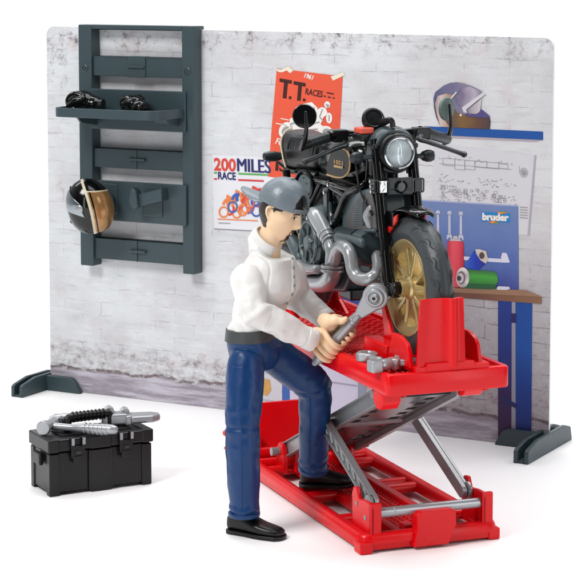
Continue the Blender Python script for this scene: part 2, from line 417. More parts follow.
poly(bm, [(322, 107), (326, 108), (328.5, 114), (324, 117), (321, 124), (326, 129), (318, 130), (313, 120), (315, 111)], 4)
poly(bm, circ(329.5, 118, 3, 5.4), 4)
poly(bm, circ(325.5, 131, 7, 5.2), 3); poly(bm, circ(286, 130, 6.4, 8.5, a=.5), 3)
poly(bm, [(290, 119), (302, 112), (316, 118), (320, 130), (304, 136), (290, 136)], 3)
poly(bm, [(303, 104), (312, 102), (318, 108), (314, 116), (303, 112)], 3)
obj('rider_picture', bm, I_WH, p1)
bm = NB()
poly(bm, circ(327, 131.5, 4, 3.0), 5); poly(bm, circ(286, 131, 3.6, 5, a=.5), 5); pl(bm, [(291, 124), (300, 121), (312, 124), (320, 122)], 1.4, 5); pl(bm, [(323, 109), (320, 117), (324, 121)], 1.1, 5)
pl(bm, [(329.6, 115), (329.4, 121)], .9, 5); poly(bm, [(325.8, 103.5), (330, 105), (328, 108)], 5); pl(bm, [(294, 132), (318, 129)], 1.5, 5); pl(bm, [(281, 137), (298, 140)], 1.2, 5); pl(bm, [(306, 106), (315, 108)], 1.2, 5)
obj('rider_shading', bm, I_GR, p1)
bm = NB(); pl(bm, [(281, 118.4), (289, 120)], .9, 3); pl(bm, [(276, 123.2), (287, 125.4)], .9, 3); obj('speed_lines', bm, I_WH, p1)
btext('script_writing', 'Fes', (275.4, 143.6), (284.6, 146.4), (276.2, 137.4), I_WH, p1, 3, .02, .3)
btext('poster_lettering', 'ISL', (275.5, 170.6), (297, 174.6), (276.2, 160.4), I_DK, p1, 3, .035)
bm = NB(); poly(bm, [(275, 68.6), (281.6, 69.6), (288.6, 66.2), (293.6, 70.6), (290.6, 73.2), (287, 70.4), (283, 72.2), (279, 72)], 4); poly(bm, [(331, 76.6), (343.6, 72.4), (345.2, 75), (333.4, 80.6)], 4)
obj('adhesive_tape', bm, I_TAPE, p1)
# --- white 200 miles poster
p2 = patch('miles_poster', [(212.6, 154.6), (286, 158), (285, 232), (214.2, 228.2)], I_PAPER, 1)
tag(p2, label='white two hundred miles race poster with a tangle of orange and blue cyclists')
patch('poster_rim', [(214.2, 228.2), (285, 232), (285, 233.4), (214.2, 229.5)], ink('paper rim', (150, 146, 156)), 1, p2)
btext('red_numerals', '200', (214.2, 170.6), (236.2, 171.8), (214, 157.6), I_REDT, p2, 3, .03)
for q_, dx_ in enumerate((0, .45, .9)): btext('navy_lettering', 'MILES', (237.4+dx_, 171.4), (270.4+dx_, 173.4), (237+dx_, 158.2), I_NAVY, p2, 3+.15*q_, 0)
btext('navy_lettering', 'RACE', (218.4, 179.4), (236.2, 180.2), (218.1, 171.6), I_NAVY, p2, 3, .03)
bm = NB(); pl(bm, [(238.4, 173.6), (268.5, 175)], 1.7, 3); pl(bm, [(214.2, 172.6), (217.2, 172.8)], 1.7, 3); obj('green_line', bm, I_GRN, p2)
bm = NB(); pl(bm, [(238.4, 179.9), (264, 181)], 1.7, 3); pl(bm, [(214.3, 178.8), (217.4, 179)], 1.7, 3); obj('red_line', bm, I_RED2, p2)
rnd = random.Random(5)
def rider(u, v, sc, cols, kk):
    out = []
    for q, (du, dv, r, a0, a1, w) in enumerate(((0, 0, 4.6, 0, 6.4, 1.6), (13, 1, 4.4, 0, 6.4, 1.6), (6, -6, 6.5, 3.3, 5.6, 2.6), (5, -3, 5, -.6, 1.6, 2.2), (2, -8, 7, 4.8, 6.6, 2.6), (10, -12, 2.0, 0, 6.4, 2.2), (8, -9, 4.0, 2.4, 4.4, 3.0))):
        n = 9; pts = [(u+sc*(du+r*cos(a0+(a1-a0)*i/n)), v+sc*(dv+r*sin(a0+(a1-a0)*i/n)*1.15)) for i in range(n+1)]
        bm = NB(); pl(bm, pts, w*sc, kk+.1*q); out.append((bm, cols[q % len(cols)]))
    for bm, c in out: obj('cyclist_picture', bm, c, p2)
rider(224, 212, 1.0, [I_ORA, I_ORA, I_ORA, I_REDT, I_ORA, I_ORA], 3)
rider(233, 207, 1.0, [I_BLU, I_ORA, I_BLU, I_MAG, I_ORA, I_ORA], 3.7)
rider(243, 210, 1.05, [I_ORA, I_BLU, I_REDT, I_PUR, I_BLU, I_BLU], 4.4)
rider(250, 203, 1.0, [I_MAG, I_REDT, I_PUR, I_BLU, I_REDT, I_REDT], 5.1)
bm = NB(); pl(bm, [(218, 219), (258, 220.8)], 1.0, 3); obj('ground_line', bm, I_ORA, p2)
bm = NB(); pl(bm, [(218.6, 222.9), (230.5, 223.4)], .8, 3); obj('small_print', bm, I_GR, p2)
# --- blue shelf with a helmet, both printed
p3 = patch('printed_shelf', [(424, 126.2), (543.2, 131.6), (543.2, 140), (424, 134.4)], ink('shelf blue', (34, 84, 158), var=.12, scale=1.5), 2)
tag(p3, label='printed blue wall shelf')
patch('shelf_underside', [(424, 134.4), (543.2, 140), (536, 142), (424, 137)], ink('shelf underside', (176, 166, 176)), 1, p3)
p4 = patch('printed_helmet', [(441, 126.8), (436.5, 117), (434.2, 107), (433.6, 98), (435.6, 92), (439, 89.5), (444, 85.5), (450, 83), (457, 82.2), (464, 83.4), (472, 86), (480, 90), (484, 93.4), (478, 99), (480, 109), (482, 111.5), (489.5, 116), (490.8, 121), (490, 129.2)], gink('helmet purple', [(88, 90, 126), (116, 112, 142), (136, 130, 150), (88, 84, 106)], 'x', (436, 90), (490, 90), .25, 2.5), 3)
tag(p4, label='printed purple and bronze full face helmet')
patch('lower_shell', [(441, 126.8), (436.5, 117), (434.2, 107), (436, 98), (441, 96), (450, 102), (458, 113), (474, 116), (486, 115), (490.6, 120), (490, 129.2)], gink('helmet bronze', [(92, 72, 84), (98, 78, 70), (124, 94, 58), (104, 76, 58), (72, 60, 70)], 'x', (438, 120), (490, 120), .2, 2), 4, p4)
patch('pale_side', [(441, 126.6), (437.5, 115), (435.4, 104), (438, 96), (446, 93.5), (455, 95), (446, 100), (443, 108), (444, 118), (450, 127.2)], gink('helmet pale side', [(150, 136, 146), (206, 188, 182), (176, 148, 136), (132, 108, 104)], 'x', (435, 110), (454, 110), .2, 2.5), 5, p4)
patch('visor', [(455, 98), (461, 88), (470, 86.4), (480, 90.4), (484, 93), (463, 108.6), (457, 104)], gink('helmet visor', [(86, 80, 112), (142, 132, 156), (176, 168, 186), (132, 126, 146)], 'x', (455, 98), (484, 98), .3, 3), 5, p4)
patch('visor_rim', [(462.4, 107.6), (484.4, 91.6), (486, 94), (466.6, 109.6), (468, 114), (464, 112)], ink('visor rim', (206, 204, 212)), 6, p4)
patch('eye_opening', [(468.4, 109.6), (482, 98.5), (480.4, 111.8), (476, 114), (470, 113)], gink('helmet inner', [(150, 142, 152), (200, 194, 200)], 'x', (468, 105), (482, 105), .1), 5, p4)
patch('chin_guard', [(466, 112), (470, 114.2), (478, 114), (482, 109), (489.8, 115.4), (490.4, 118), (476, 117.2), (466, 116)], ink('chin guard', (84, 76, 128)), 6, p4)
bm = NB(); poly(bm, circ(461.2, 115, 1.1), 6); pl(bm, [(457, 92), (449, 101)], 1.2, 6); obj('bolt', bm, I_WH, p4)
# --- technical drawing sheet
p5 = patch('technical_drawing', [(434.8, 143.6), (486, 149), (536.2, 155.4), (533, 196), (529.4, 235.2), (500, 233), (430.6, 226)], ink('drawing paper', (208, 210, 217), var=.03, scale=1), 1)
tag(p5, label='printed white technical drawing taped to the wall')
patch('paper_edge', [(534.6, 155), (536.4, 155.4), (529.6, 235.4), (527.6, 235.2)], ink('paper edge', (170, 170, 182)), 2, p5)
PEN = ink('pencil', (150, 148, 158)); bm = NB(); rnd = random.Random(3)
xs = [443, 455, 465, 475, 487, 499, 508]
for i in range(len(xs)-1):
    y = 158+(xs[i]-443)*.09; h = (7, 10, 9, 6, 6, 5)[i]
    pl(bm, [(xs[i], y), (xs[i+1], y+1.0), (xs[i+1], y+1+h), (xs[i], y+h), (xs[i], y)], .42, 2)
pl(bm, [(440, 163.5), (512, 169.5)], .35, 2)
for _ in range(170):
    u = rnd.uniform(437, 515); v = rnd.choice((157, 176, 180, 190, 193, 198, 201))+rnd.uniform(-2, 2)+(u-437)*.09
    pl(bm, [(u, v), (u+rnd.uniform(.8, 2.4), v+rnd.uniform(-1, 1))], .5, 2)
for _ in range(40):
    u = rnd.uniform(440, 505); v = 187+rnd.uniform(-3, 6)+(u-437)*.11
    a, b = rnd.uniform(1.5, 4), rnd.uniform(1.5, 4); pl(bm, [(u, v), (u+a, v+.2), (u+a, v+b), (u, v+b), (u, v)], .3, 2)
for r in (3.9, 2.4): c = circ(524, 172.6, r, r*1.15); pl(bm, c+[c[0]], .7 if r < 3 else .5, 2)
poly(bm, circ(524, 172.8, 1.6, 1.8), 2); pl(bm, [(519.5, 166), (519.5, 172)], .3, 2)
for i in range(5): pl(bm, [(520, 207+i*2.6), (528, 207.7+i*2.6)], .8, 2)
obj('drawn_lines', bm, PEN, p5)
# --- blue tool panel with spanners, sign, cans
PBLUE = gink('panel blue', [(112, 134, 180), (98, 122, 176), (82, 104, 166), (58, 66, 140)], 'z', (480, 204), (480, 292), .16, 1.2)
p6 = patch('printed_tool_panel', [(419, 200.8), (518.4, 206.6), (518.8, 291.5), (419, 288)], PBLUE, 3)
tag(p6, label='printed blue tool panel with three spanners and the maker sign')
patch('panel_edge', [(419, 199.6), (518.6, 205.4), (518.4, 206.8), (419, 201)], ink('panel edge', (160, 168, 206)), 3, p6)
for u in (438.3, 449.8, 461.2):
    bm = NB(); v = 211+(u-438)*.05
    poly(bm, circ(u, v+1.4, 2.1, 2.3), 4); poly(bm, [(u-1.05, v+2), (u+1.05, v+2), (u+1.2, v+23), (u-1.2, v+23)], 4)
    poly(bm, [(u-1.2, v+22), (u+1.2, v+22), (u+2.6, v+24.5), (u+2.7, v+27.6), (u+1.2, v+28.2), (u+1.0, v+25.8), (u-.9, v+25.8), (u-1.3, v+28), (u-2.8, v+27), (u-2.5, v+24)], 4)
    obj('spanner_picture', bm, ink('spanner', (188, 190, 206)), p6)
sg = patch('sign', [(481.8, 211.8), (510.4, 213.2), (510.2, 222.6), (481.6, 221.2)], ink('sign blue', (36, 132, 192)), 4, p6)
bm = NB(); poly(bm, [(497, 211.6), (509.4, 212.6), (500, 214.2)], 5); poly(bm, [(488, 221.2), (498, 221.0), (493, 223.6)], 5); obj('sign_swoosh', bm, ink('sign orange', (226, 138, 70)), sg)
bm = NB(); poly(bm, [(501, 211.4), (506, 211), (504, 213)], 5.5); poly(bm, [(494, 222.8), (500, 222), (497, 224)], 5.5); obj('sign_swoosh', bm, ink('sign green', (110, 168, 90)), sg)
btext('sign_writing', 'bruder', (482.6, 220.2), (509.3, 221.4), (482.8, 212.6), I_WH, sg, 6, .06)
bm = NB(); poly(bm, [(430, 254), (502, 258.8), (502, 262.4), (430, 257.6)], 4); poly(bm, [(502.6, 252.6), (507, 253), (510, 261.8), (509.4, 262.6), (501, 262.4), (501.4, 257)], 4); poly(bm, [(430, 266), (448, 267.4), (448, 270), (430, 268.6)], 4)
obj('white_rail', bm, ink('rail', (206, 208, 226)), p6)
bm = NB(); poly(bm, [(430, 250), (448, 251.2), (448, 253), (430, 251.8)], 4); obj('pink_stripe', bm, ink('pink', (206, 58, 84)), p6)
def pgrad(name, cols, quad, k, parent):         # a printed cylinder: strips of different inks
    (a, b, c, d_) = quad; n = len(cols)
    for i, cc in enumerate(cols):
        t0, t1 = i/n, (i+1)/n
        L2 = lambda p, q, t: (p[0]+(q[0]-p[0])*t, p[1]+(q[1]-p[1])*t)
        bm = NB(); poly(bm, [L2(a, b, t0), L2(a, b, t1), L2(d_, c, t1), L2(d_, c, t0)], k); obj(name, bm, ink(name, cc), parent)
can = patch('printed_can', [(447.8, 241.8), (450, 240.4), (462, 240.8), (464.2, 243), (464.6, 288.4), (447.6, 287.4)], gink('can red', [(186, 48, 66), (222, 86, 98), (214, 72, 88), (172, 40, 62)], 'x', (447.6, 265), (464.6, 265), .05), 5)
tag(can, label='printed red spray can')
bm = NB(); poly(bm, [(450, 240.6), (451.5, 238.8), (460.5, 239.2), (462, 241)], 6); poly(bm, [(453.4, 238.6), (454, 235.8), (457.6, 235.8), (458.4, 238.8)], 6); obj('can_top', bm, ink('can silver', (190, 186, 190)), can)
c2 = patch('printed_can', [(475.6, 249), (486, 263.4), (478, 271), (465.6, 266.8), (465, 265)], gink('can blue', [(62, 96, 190), (34, 66, 176), (44, 48, 140)], 'x', (465, 260), (486, 260), .1), 5); tag(c2, label='printed blue spray can leaning over')
bm = NB(); poly(bm, [(475.6, 249), (480, 249), (486.5, 251), (488.6, 259), (486.4, 263.6), (481, 260), (477, 254)], 6); obj('can_end', bm, ink('can rim', (196, 188, 180), var=.25, scale=8), c2)
bm = NB(); poly(bm, circ(482.4, 255.4, 2.6, 3.4), 7); obj('can_nozzle', bm, ink('nozzle dark', (84, 68, 68)), c2)
c3 = patch('printed_can', [(464, 269), (492, 271), (497, 272.6), (498.6, 280), (496, 288), (490, 289.2), (464, 288)], gink('can green', [(58, 104, 66), (72, 162, 66), (58, 132, 62), (38, 76, 60)], 'z', (480, 270), (480, 289), .08), 6); tag(c3, label='printed green spray can lying down')
bm = NB(); poly(bm, [(464, 283), (497.6, 284.6), (495, 289), (464, 288)], 7); obj('can_base', bm, ink('can dark green', (44, 96, 62)), c3)
bm = NB(); poly(bm, circ(463.4, 277.4, 6.6, 10.2), 8); obj('can_end', bm, gink('can end silver', [(230, 228, 230), (180, 172, 176), (226, 222, 226), (150, 142, 148)], 'z', (463, 268), (463, 288), .15, 6), c3)
bm = NB(); poly(bm, circ(462, 277.6, 4.2, 6.6), 9); obj('can_ring', bm, ink('ring dark', (120, 108, 112)), c3)
bm = NB(); poly(bm, circ(461.4, 277.8, 3.2, 5.0), 10); obj('can_ring', bm, ink('ring light', (200, 196, 200)), c3)
bm = NB(); poly(bm, circ(460, 278, 2.2, 2.6), 11); obj('can_nozzle', bm, ink('nozzle black', (70, 58, 62)), c3)
# --- workbench
wb = patch('printed_workbench', [(330, 276.5), (455, 286.6), (526.8, 290.2), (542, 297), (541.8, 303.8), (455, 297.4), (330, 286)], gink('bench brown', [(96, 66, 60), (120, 84, 68), (136, 102, 80)], 'x', (440, 295), (542, 295), .25, 1.5), 4)
tag(wb, label='printed workbench with brown top and blue legs')
patch('bench_top', [(330, 276.5), (455, 286.6), (526.8, 290.2), (542, 296.8), (455, 292.2), (330, 282)], ink('bench top', (150, 116, 94), var=.2, scale=1.2), 5, wb)
patch('cloth', [(497, 288), (499, 286), (509.6, 286.6), (510.6, 288.6), (507, 289.8), (498, 289.6)], ink('cloth', (208, 208, 222)), 6, wb)
LB = gink('leg blue', [(30, 74, 150), (34, 84, 164), (30, 62, 140), (38, 50, 118)], 'z', (520, 303), (520, 440), .12, 1); LB_REFL = gink('leg blue with red reflection', [(36, 62, 138), (40, 58, 132), (58, 42, 92), (66, 40, 66)], 'z', (505, 303), (505, 440), .15, 1)  # the darker leg turns purple below: red reflection painted into its blue
patch('bench_leg', [(498.2, 300.6), (512, 301.6), (511.6, 440), (498.2, 438.8)], LB_REFL, 2, wb); patch('bench_leg', [(515.6, 302), (532.4, 303), (531.4, 442.4), (515.8, 441)], LB, 2, wb)
patch('bench_leg', [(282, 290), (289.5, 290), (289.8, 413), (282.6, 412.6)], ink('leg far blue', (62, 96, 166)), 2, wb)
patch('leg_gap', [(512, 301.6), (515.6, 302), (515.8, 441), (511.6, 440)], ink('gap', (152, 150, 166)), 2, wb)
bm = NB(); poly(bm, [(511, 313), (516.5, 313.4), (516.5, 323), (511, 322.6)], 3); poly(bm, [(503, 396), (517, 404), (517, 409), (503, 401)], 3); obj('leg_bracket', bm, ink('bracket', (40, 46, 100)), wb)
dr = patch('drawer_cabinet', [(290, 300), (358, 306), (358, 424), (290, 414)], ink('cabinet', (190, 186, 206), var=.05), 2, wb)
bm = NB(); pl(bm, [(320, 380.5), (357, 385.8)], 1.6, 3); pl(bm, [(320, 340), (357, 343)], 1.6, 3); obj('drawer_gap', bm, ink('drawer gap', (152, 146, 168)), dr)
patch('cabinet_front', [(300, 288), (365, 290), (364.5, 318), (300, 314)], ink('cabinet blue', (46, 62, 128), var=.1), 3, wb)
patch('bench_side', [(358, 306), (366, 306), (366, 396), (358, 400)], ink('side grey', (138, 142, 160), var=.2), 2, wb)
bm = NB(); poly(bm, [(263, 378), (270, 380), (271.5, 390), (267, 396), (262, 394)], 3); obj('yellow_rag', bm, ink('yellow', (196, 150, 84), var=.25, scale=5), wb)
patch('grey_floor_tile', [(250, 372), (282, 376), (282, 402), (250, 397)], ink('floor clutter', (196, 192, 200), var=.1), 1, wb)

# ---------------------------------------------------------------- board feet
def stand(loc, rz, ln, cross, label, side):
    t = thing('board_stand', loc, rz, label, 'stand', 'grey feet that hold the board upright')
    # local: x along the board (towards its right), y back through the board, z up. The long bar runs along y.
    w = .56; h = .68; r = .16
    def prof(x0, x1):
        return [(x0, 0, 0), (x0, 0, .42), (x0, .10, .50), (x0, .95, h), (x0, ln-.75, h), (x0, ln-.16, h-.16), (x0, ln, .05), (x0, ln, 0)], (x1-x0, 0, 0)
    bm = NB()
    a, v = prof(0, r); prism(bm, a, v); a, v = prof(w-r, w); prism(bm, a, v); box(bm, (r-.01, .03, 0), (w-r+.01, ln-.03, .10))
    box(bm, (r-.01, cross+.35, .05), (w-r+.01, ln-.5, .5))
    obj('slotted_bar', bm, GREY, t, bevel=.05, seg=3)
    bm = NB(); s = -1 if side < 0 else 1; x0 = 0 if s < 0 else w; l2 = 1.62
    prism(bm, [(x0+s*.01, cross-.26, 0), (x0+s*l2, cross-.26, 0), (x0+s*(l2-.05), cross-.26, .12), (x0+s*(l2-.30), cross-.26, .52), (x0+s*(l2-.50), cross-.26, .62), (x0-s*.1, cross-.26, .62)], (0, .24, 0))
    prism(bm, [(x0+s*.01, cross+.16, 0), (x0+s*l2, cross+.16, 0), (x0+s*(l2-.05), cross+.16, .12), (x0+s*(l2-.30), cross+.16, .52), (x0+s*(l2-.50), cross+.16, .62), (x0-s*.1, cross+.16, .62)], (0, .2, 0))
    box(bm, (min(x0, x0+s*(l2-.1)), cross-.10, 0), (max(x0, x0+s*(l2-.1)), cross+.2, .10))
    obj('board_arm', bm, GREY, t, bevel=.05, seg=3)
stand(atZ(513, 463, 0), -BA, 4.3, 2.42, 'grey plastic foot under the right end of the board, slot facing the front', -1)
l0 = BO+Be*(-.52)-Bn*2.0
stand(l0, -BA, 3.2, 1.93, 'grey plastic foot under the left end of the board, behind the black toolbox', 1)

# ---------------------------------------------------------------- wall rack with its trays
def rz(a, b, d0, d1):                          # a box between two picture corners on a plane d1 in front of the board
    p = P(a[0], a[1], d1); q = P(b[0], b[1], d1)
    return (min(p.x, q.x), -d1, min(p.z, q.z)), (max(p.x, q.x), -d0, max(p.z, q.z))
D = .62
rack = thing('wall_rack', BO+Be*4.2+Vector((0, 0, 5)), -BA, 'tall dark grey plastic rack frame hooked over the left of the board', 'rack')
RO = Vector((4.2, 0, 5))
def rbox(bm, a, b, d0, d1):
    A, B_ = rz(a, b, d0, d1); A = Vector(A)-RO; B_ = Vector(B_)-RO; box(bm, A, B_); return A, B_
SL = P(78, 26, D).x; SR = P(193.4, 27, D).x; ZT = P(78, 24.4, D).z; RWd = .62
zl = P(82, 265, D).z; zr = P(190, 274.3, D).z
def lb(bm, x0, x1, z0, z1, d0, d1): box(bm, (x0-RO.x, -d1, z0-RO.z), (x1-RO.x, -d0, z1-RO.z))
zb = min(zl, zr)
bm = NB(); lb(bm, SL, SL+RWd, zb, ZT, .03, D); obj('side_rail', bm, GREY, rack, bevel=.04)
bm = NB(); lb(bm, SR-RWd*.86, SR, zb, ZT, .03, D); obj('side_rail', bm, GREY, rack, bevel=.04)
bm = NB(); lb(bm, SL+RWd, SR-RWd*.86, ZT-.16, ZT-.002, .03, D-.01); lb(bm, SL+.1, SR-.1, ZT-.22, ZT-.01, -.34, .02); lb(bm, SL+.5, SR-.5, ZT-.9, ZT-.2, -.34, -.2); obj('top_hook', bm, GREY, rack, bevel=.03)
for (v0, v1, sl) in ((57, 77, .7), (150, 169.5, 0), (241, 262, 0)):
    z1 = P(135, v0, D).z; z0 = P(135, v1, D).z
    bm = NB(); lb(bm, SL+RWd, SR-RWd*.86, z0, z1, .25, D-.12); lb(bm, SL+RWd, SR-RWd*.86, z1-.05, z1, .03, D-.1)
    xm = (SL+SR)/2
    lb(bm, xm-.38, xm+.42, z0-.02, z1+.02, .2, D-.06) if sl else lb(bm, xm-.1, xm-.02, z0, z1, .2, D-.07)
    lb(bm, xm-.36, xm+.4, (z0+z1)/2-.05, (z0+z1)/2+.05, .2, D+.02)
    obj('crossbar', bm, GREY, rack, bevel=.03)
for x in (SL+.3, SR-.28):
    bm = NB(); zc = P(x and 83, 68, D).z if x < 4 else P(185, 71, D).z
    lathe(bm, [(.15, 0), (.15, .03), (.11, .05), (.10, .02), (.05, .02), (.04, .05), (.0, .05)], (x-RO.x, -D, zc-RO.z), (0, -1, 0), 20); obj('peg_socket', bm, GREY, rack)
# shelf tray
zt = P(135, 107, D).z
tray = thing('shelf_tray', BO+Be*3.9-Bn*D+Vector((0, 0, P(135, 112, D).z)), -BA, 'dark grey shelf tray with a round-cornered rim clipped high on the rack', 'shelf')
TO = Vector((3.9, -D, P(135, 112, D).z))
x0, x1 = P(91, 100, D+.1).x-TO.x, P(185.5, 100, D+.1).x-TO.x
zt0, zt1 = P(150, 131, D+.1).z-TO.z, P(150, 90.5, D+.1).z-TO.z
bm = NB(); box(bm, (x0, -.12, zt0), (x1, .0, zt1)); obj('back_plate', bm, GREY, tray, bevel=.04)
dp = 2.05
def trayout(off):
    o = []; X0 = x0-.50+off; X1 = x1-.06-off; Y = -dp+off; r = .75-off
    o.append((X1, -.1)); 
    for i in range(7): a = -pi/2*i/6; o.append((X1-r+r*cos(a), Y+r+r*sin(a)))
    for i in range(7): a = -pi/2-pi/2*i/6; o.append((X0+r*.5+r*.5*cos(a), Y+r*.5+r*.5*sin(a)))
    o.append((X0, -.1)); return o
zf = -.12
bm = NB(); prism(bm, [(x, y, zf) for x, y in trayout(.02)], (0, 0, .1)); obj('tray_floor', bm, GREY, tray, bevel=.02)
o1, o2 = trayout(0), trayout(.09)
bm = NB(); n = len(o1); R_ = [[bm.verts.new((x, y, z)) for x, y in o] for o, z in ((o1, zf-.02), (o1, zf+.34), (o2, zf+.34), (o2, zf-.02))]
for k in range(4):
    a, b = R_[k], R_[(k+1) % 4]
    for i in range(n-1): bm.faces.new((a[i], a[i+1], b[i+1], b[i]))
for i in (0, n-1): bm.faces.new([R_[k][i] for k in range(4)])
obj('tray_rim', bm, GREY, tray, bevel=.02)
bm = NB(); prism(bm, [(x0+.2, -.1, zf), (x0+.2, -1.5, zf), (x0+.2, -1.2, zf-.28), (x0+.2, -.1, zf-.45)], (.1, 0, 0)); prism(bm, [(x1-.9, -.1, zf), (x1-.9, -1.1, zf), (x1-.9, -.9, zf-.2), (x1-.9, -.1, zf-.35)], (.62, 0, 0)); split(obj('bracket', bm, GREY, tray, bevel=.02))
# gloves
def glove(loc, rz_, sc, label):
    t = thing('riding_glove', loc, rz_, label, 'glove', 'black riding gloves on the tray')
    bm = NB()
    ell(bm, (-.05, 0, .36), (.5, .40, .38)); ell(bm, (.3, .02, .30), (.42, .34, .30))
    for i in range(4):
        y = -.27+.18*i; tube(bm, [(.05, y, .60), (-.26, y, .63), (-.47, y*1.05, .46), (-.44, y, .24), (-.26, y, .14)], [.10, .135, .135, .125, .10], 10, 5, 'round')
    tube(bm, [(.1, -.34, .5), (-.18, -.42, .42), (-.42, -.34, .3)], [.12, .12, .1], 10, 5, 'round')
    me = remesh(bm, .022, 2)
    for v in me.vertices: v.co *= sc
    obj('glove_shell', me, BLK, t)
    bm = NB(); tube(bm, [(.52, 0, .25), (.70, .02, .24)], [.24, .27], 20, cap='flat')
    for v in bm.verts: v.co *= sc
    obj('cuff', bm, BLKM, t, bevel=.03)
tz = TO.z+zf+.1
g1 = P(88, 104, D+1.15); g2 = P(138, 100, D+.9)
def bw(s, y, z): return BO+Be*s+Bn*y+Vector((0, 0, z))
glove(bw(P(85, 100, D+1.0).x, -D-1.0, tz), -BA+.1, 1.12, 'left black glove on the tray, lying with its fist turned to the left')
glove(bw(P(135.5, 100, D+1.0).x, -D-1.0, tz), -BA-.5, 1.0, 'right black glove on the tray, its knuckles folded to the front')
# hook plate
hk = thing('hook_plate', bw(P(150, 203, D+.05).x, -D, P(150, 203, D+.05).z), -BA, 'dark grey plate with a pointed hook, clipped low on the rack', 'hook')
HO = Vector((P(150, 203, D+.05).x, -D, P(150, 203, D+.05).z))
a = P(98, 180, D+.12)-HO; b = P(186.3, 226, D+.12)-HO
bm = NB(); box(bm, (a.x, -.14, b.z), (b.x, 0, a.z)); box(bm, (P(143, 200, D+.2).x-HO.x, -.2, P(150, 216.5, D+.2).z-HO.z), (P(162, 200, D+.2).x-HO.x, -.1, P(150, 186, D+.2).z-HO.z)); box(bm, (P(103, 200, D+.2).x-HO.x, -.2, P(150, 216.5, D+.2).z-HO.z), (P(117, 200, D+.2).x-HO.x, -.1, P(150, 186, D+.2).z-HO.z)); obj('plate', bm, GREY, hk, bevel=.04)
def hp_(u, v, dd): q = P(u, v, D+dd); return (q.x-HO.x, q.y-HO.y, q.z-HO.z)
bm = NB(); prism(bm, [hp_(137, 194.5, .75), hp_(161, 188.5, .75), hp_(161.5, 201, .75), hp_(137, 207, .75)], (0, .16, 0)); prism(bm, [hp_(152, 190.5, .62), hp_(161, 188.5, .62), hp_(161.5, 201, .62), hp_(152, 203.5, .62)], (0, .6, 0)); obj('hook_arm', bm, GREY, hk, bevel=.035, seg=3)
bm = NB(); prism(bm, [hp_(128.3, 203, .95), hp_(129.6, 190.5, .95), hp_(132, 187.5, .95), hp_(135.5, 191, .95), hp_(137.5, 207, .95), hp_(133, 210, .95)], (0, .4, 0)); obj('hook_tip', bm, GREY, hk, bevel=.06, seg=3)
bm = NB(); hq = P(112, 200, D+.2)-HO; tube(bm, [(hq.x, hq.y, hq.z), (hq.x-.25, hq.y-.9, hq.z)], .16, 12); obj('hook_arm', bm, GREY, hk, bevel=.02)
# helmet hung on the plate
hc = P(90.5, 206.5, D+1.15)
HZ = 1.14
hel = thing('motorcycle_helmet', bw(hc.x, hc.y, hc.z), -BA, 'black and gold motorcycle helmet with a chrome visor hanging on the rack', 'helmet')
bm = NB(); nu, nv = 420, 260
Mh = Matrix.Rotation(radians(-8), 3, 'Y')
def hdir(th, ph): return Vector((sin(th)*cos(ph), sin(th)*sin(ph), cos(th)))
fwd = Vector((-.84, -.42, -.34)).normalized(); upv = Vector((-.12, -.1, 1)); upv = (upv-fwd*upv.dot(fwd)).normalized(); lat = upv.cross(fwd)   # forward = the face of the helmet
def hpos(dv):
    f, u_, l = dv.dot(fwd), dv.dot(upv), dv.dot(lat)
    r = Vector((f*.92*(1+.07*max(0, f)*max(0, -u_)*2), l*.76, u_*1.12))
    return fwd*r.x+lat*r.y+upv*r.z
def reg(f, u_, l):                               # paint scheme: 0 black, 1 bronze, 2 cream line
    s = -.30*l*0+f*.72-u_*.22-.10
    s2 = (f+.10+.14*u_-.16*u_*u_)*.62
    if abs(s2) < .035: return 2
    if .035 <= s2: return 0
    if u_ > .66+.3*f: return 0
    if abs(u_-(.64+.3*f)) < .025: return 2
    if -.115 < s2 < -.075: return 0
    if -.075 <= s2: return 1
    return 1
vsR = [[bm.verts.new(hpos(hdir(pi*j/nv, 2*pi*i/nu))) for i in range(nu)] for j in range(1, nv)]
for j in range(nv-2):
    for i in range(nu):
        q = [vsR[j][i], vsR[j+1][i], vsR[j+1][(i+1) % nu], vsR[j][(i+1) % nu]]
        dv = hdir(pi*(j+1.5)/nv, 2*pi*(i+.5)/nu); f, u_, l = dv.dot(fwd), dv.dot(upv), dv.dot(lat)
        if u_ < -.93: continue
        bm.faces.new(q).material_index = reg(f, u_, l)
bm.faces.new(vsR[0])
for v in [v for v in bm.verts if not v.link_faces]: bm.verts.remove(v)
hs = obj('helmet_shell', bm, [BLK, BRZ, CREAM], hel, ang=60)
sm = hs.modifiers.new('thick', 'SOLIDIFY'); sm.thickness = .08; sm.offset = -1
bm = NB()
VZ = plastic('chrome visor', (150, 158, 164), .14, metal=.85, bump=.02, bscale=2.5)
rows = []
for j in range(25):
    row = []
    for i in range(49):
        a = -1.32+2.64*i/48; k_ = abs(a)/1.32; e0_ = .22+.86*j/24; e1_ = -.22+.46*j/24; kk_ = k_**1.8; ee = e0_*(1-kk_)+e1_*kk_
        dv = (fwd*cos(a)+lat*sin(a))*cos(ee)+upv*sin(ee); row.append(bm.verts.new(hpos(dv)*1.045))
    rows.append(row)
for r0, r1 in zip(rows, rows[1:]):
    for i in range(48): bm.faces.new((r0[i], r0[i+1], r1[i+1], r1[i]))
vo = obj('visor', bm, VZ, hel, ang=60); sm = vo.modifiers.new('thick', 'SOLIDIFY'); sm.thickness = .035
for s in (-1, 1):
    dv = (fwd*cos(1.22*s)+lat*sin(1.22*s))*cos(.10)+upv*sin(.10); bm = NB(); lathe(bm, [(.17, -.02), (.17, .05), (.12, .08), (0, .08)], hpos(dv)*1.03, dv, 20); obj('visor_pivot', bm, SIL, hel)
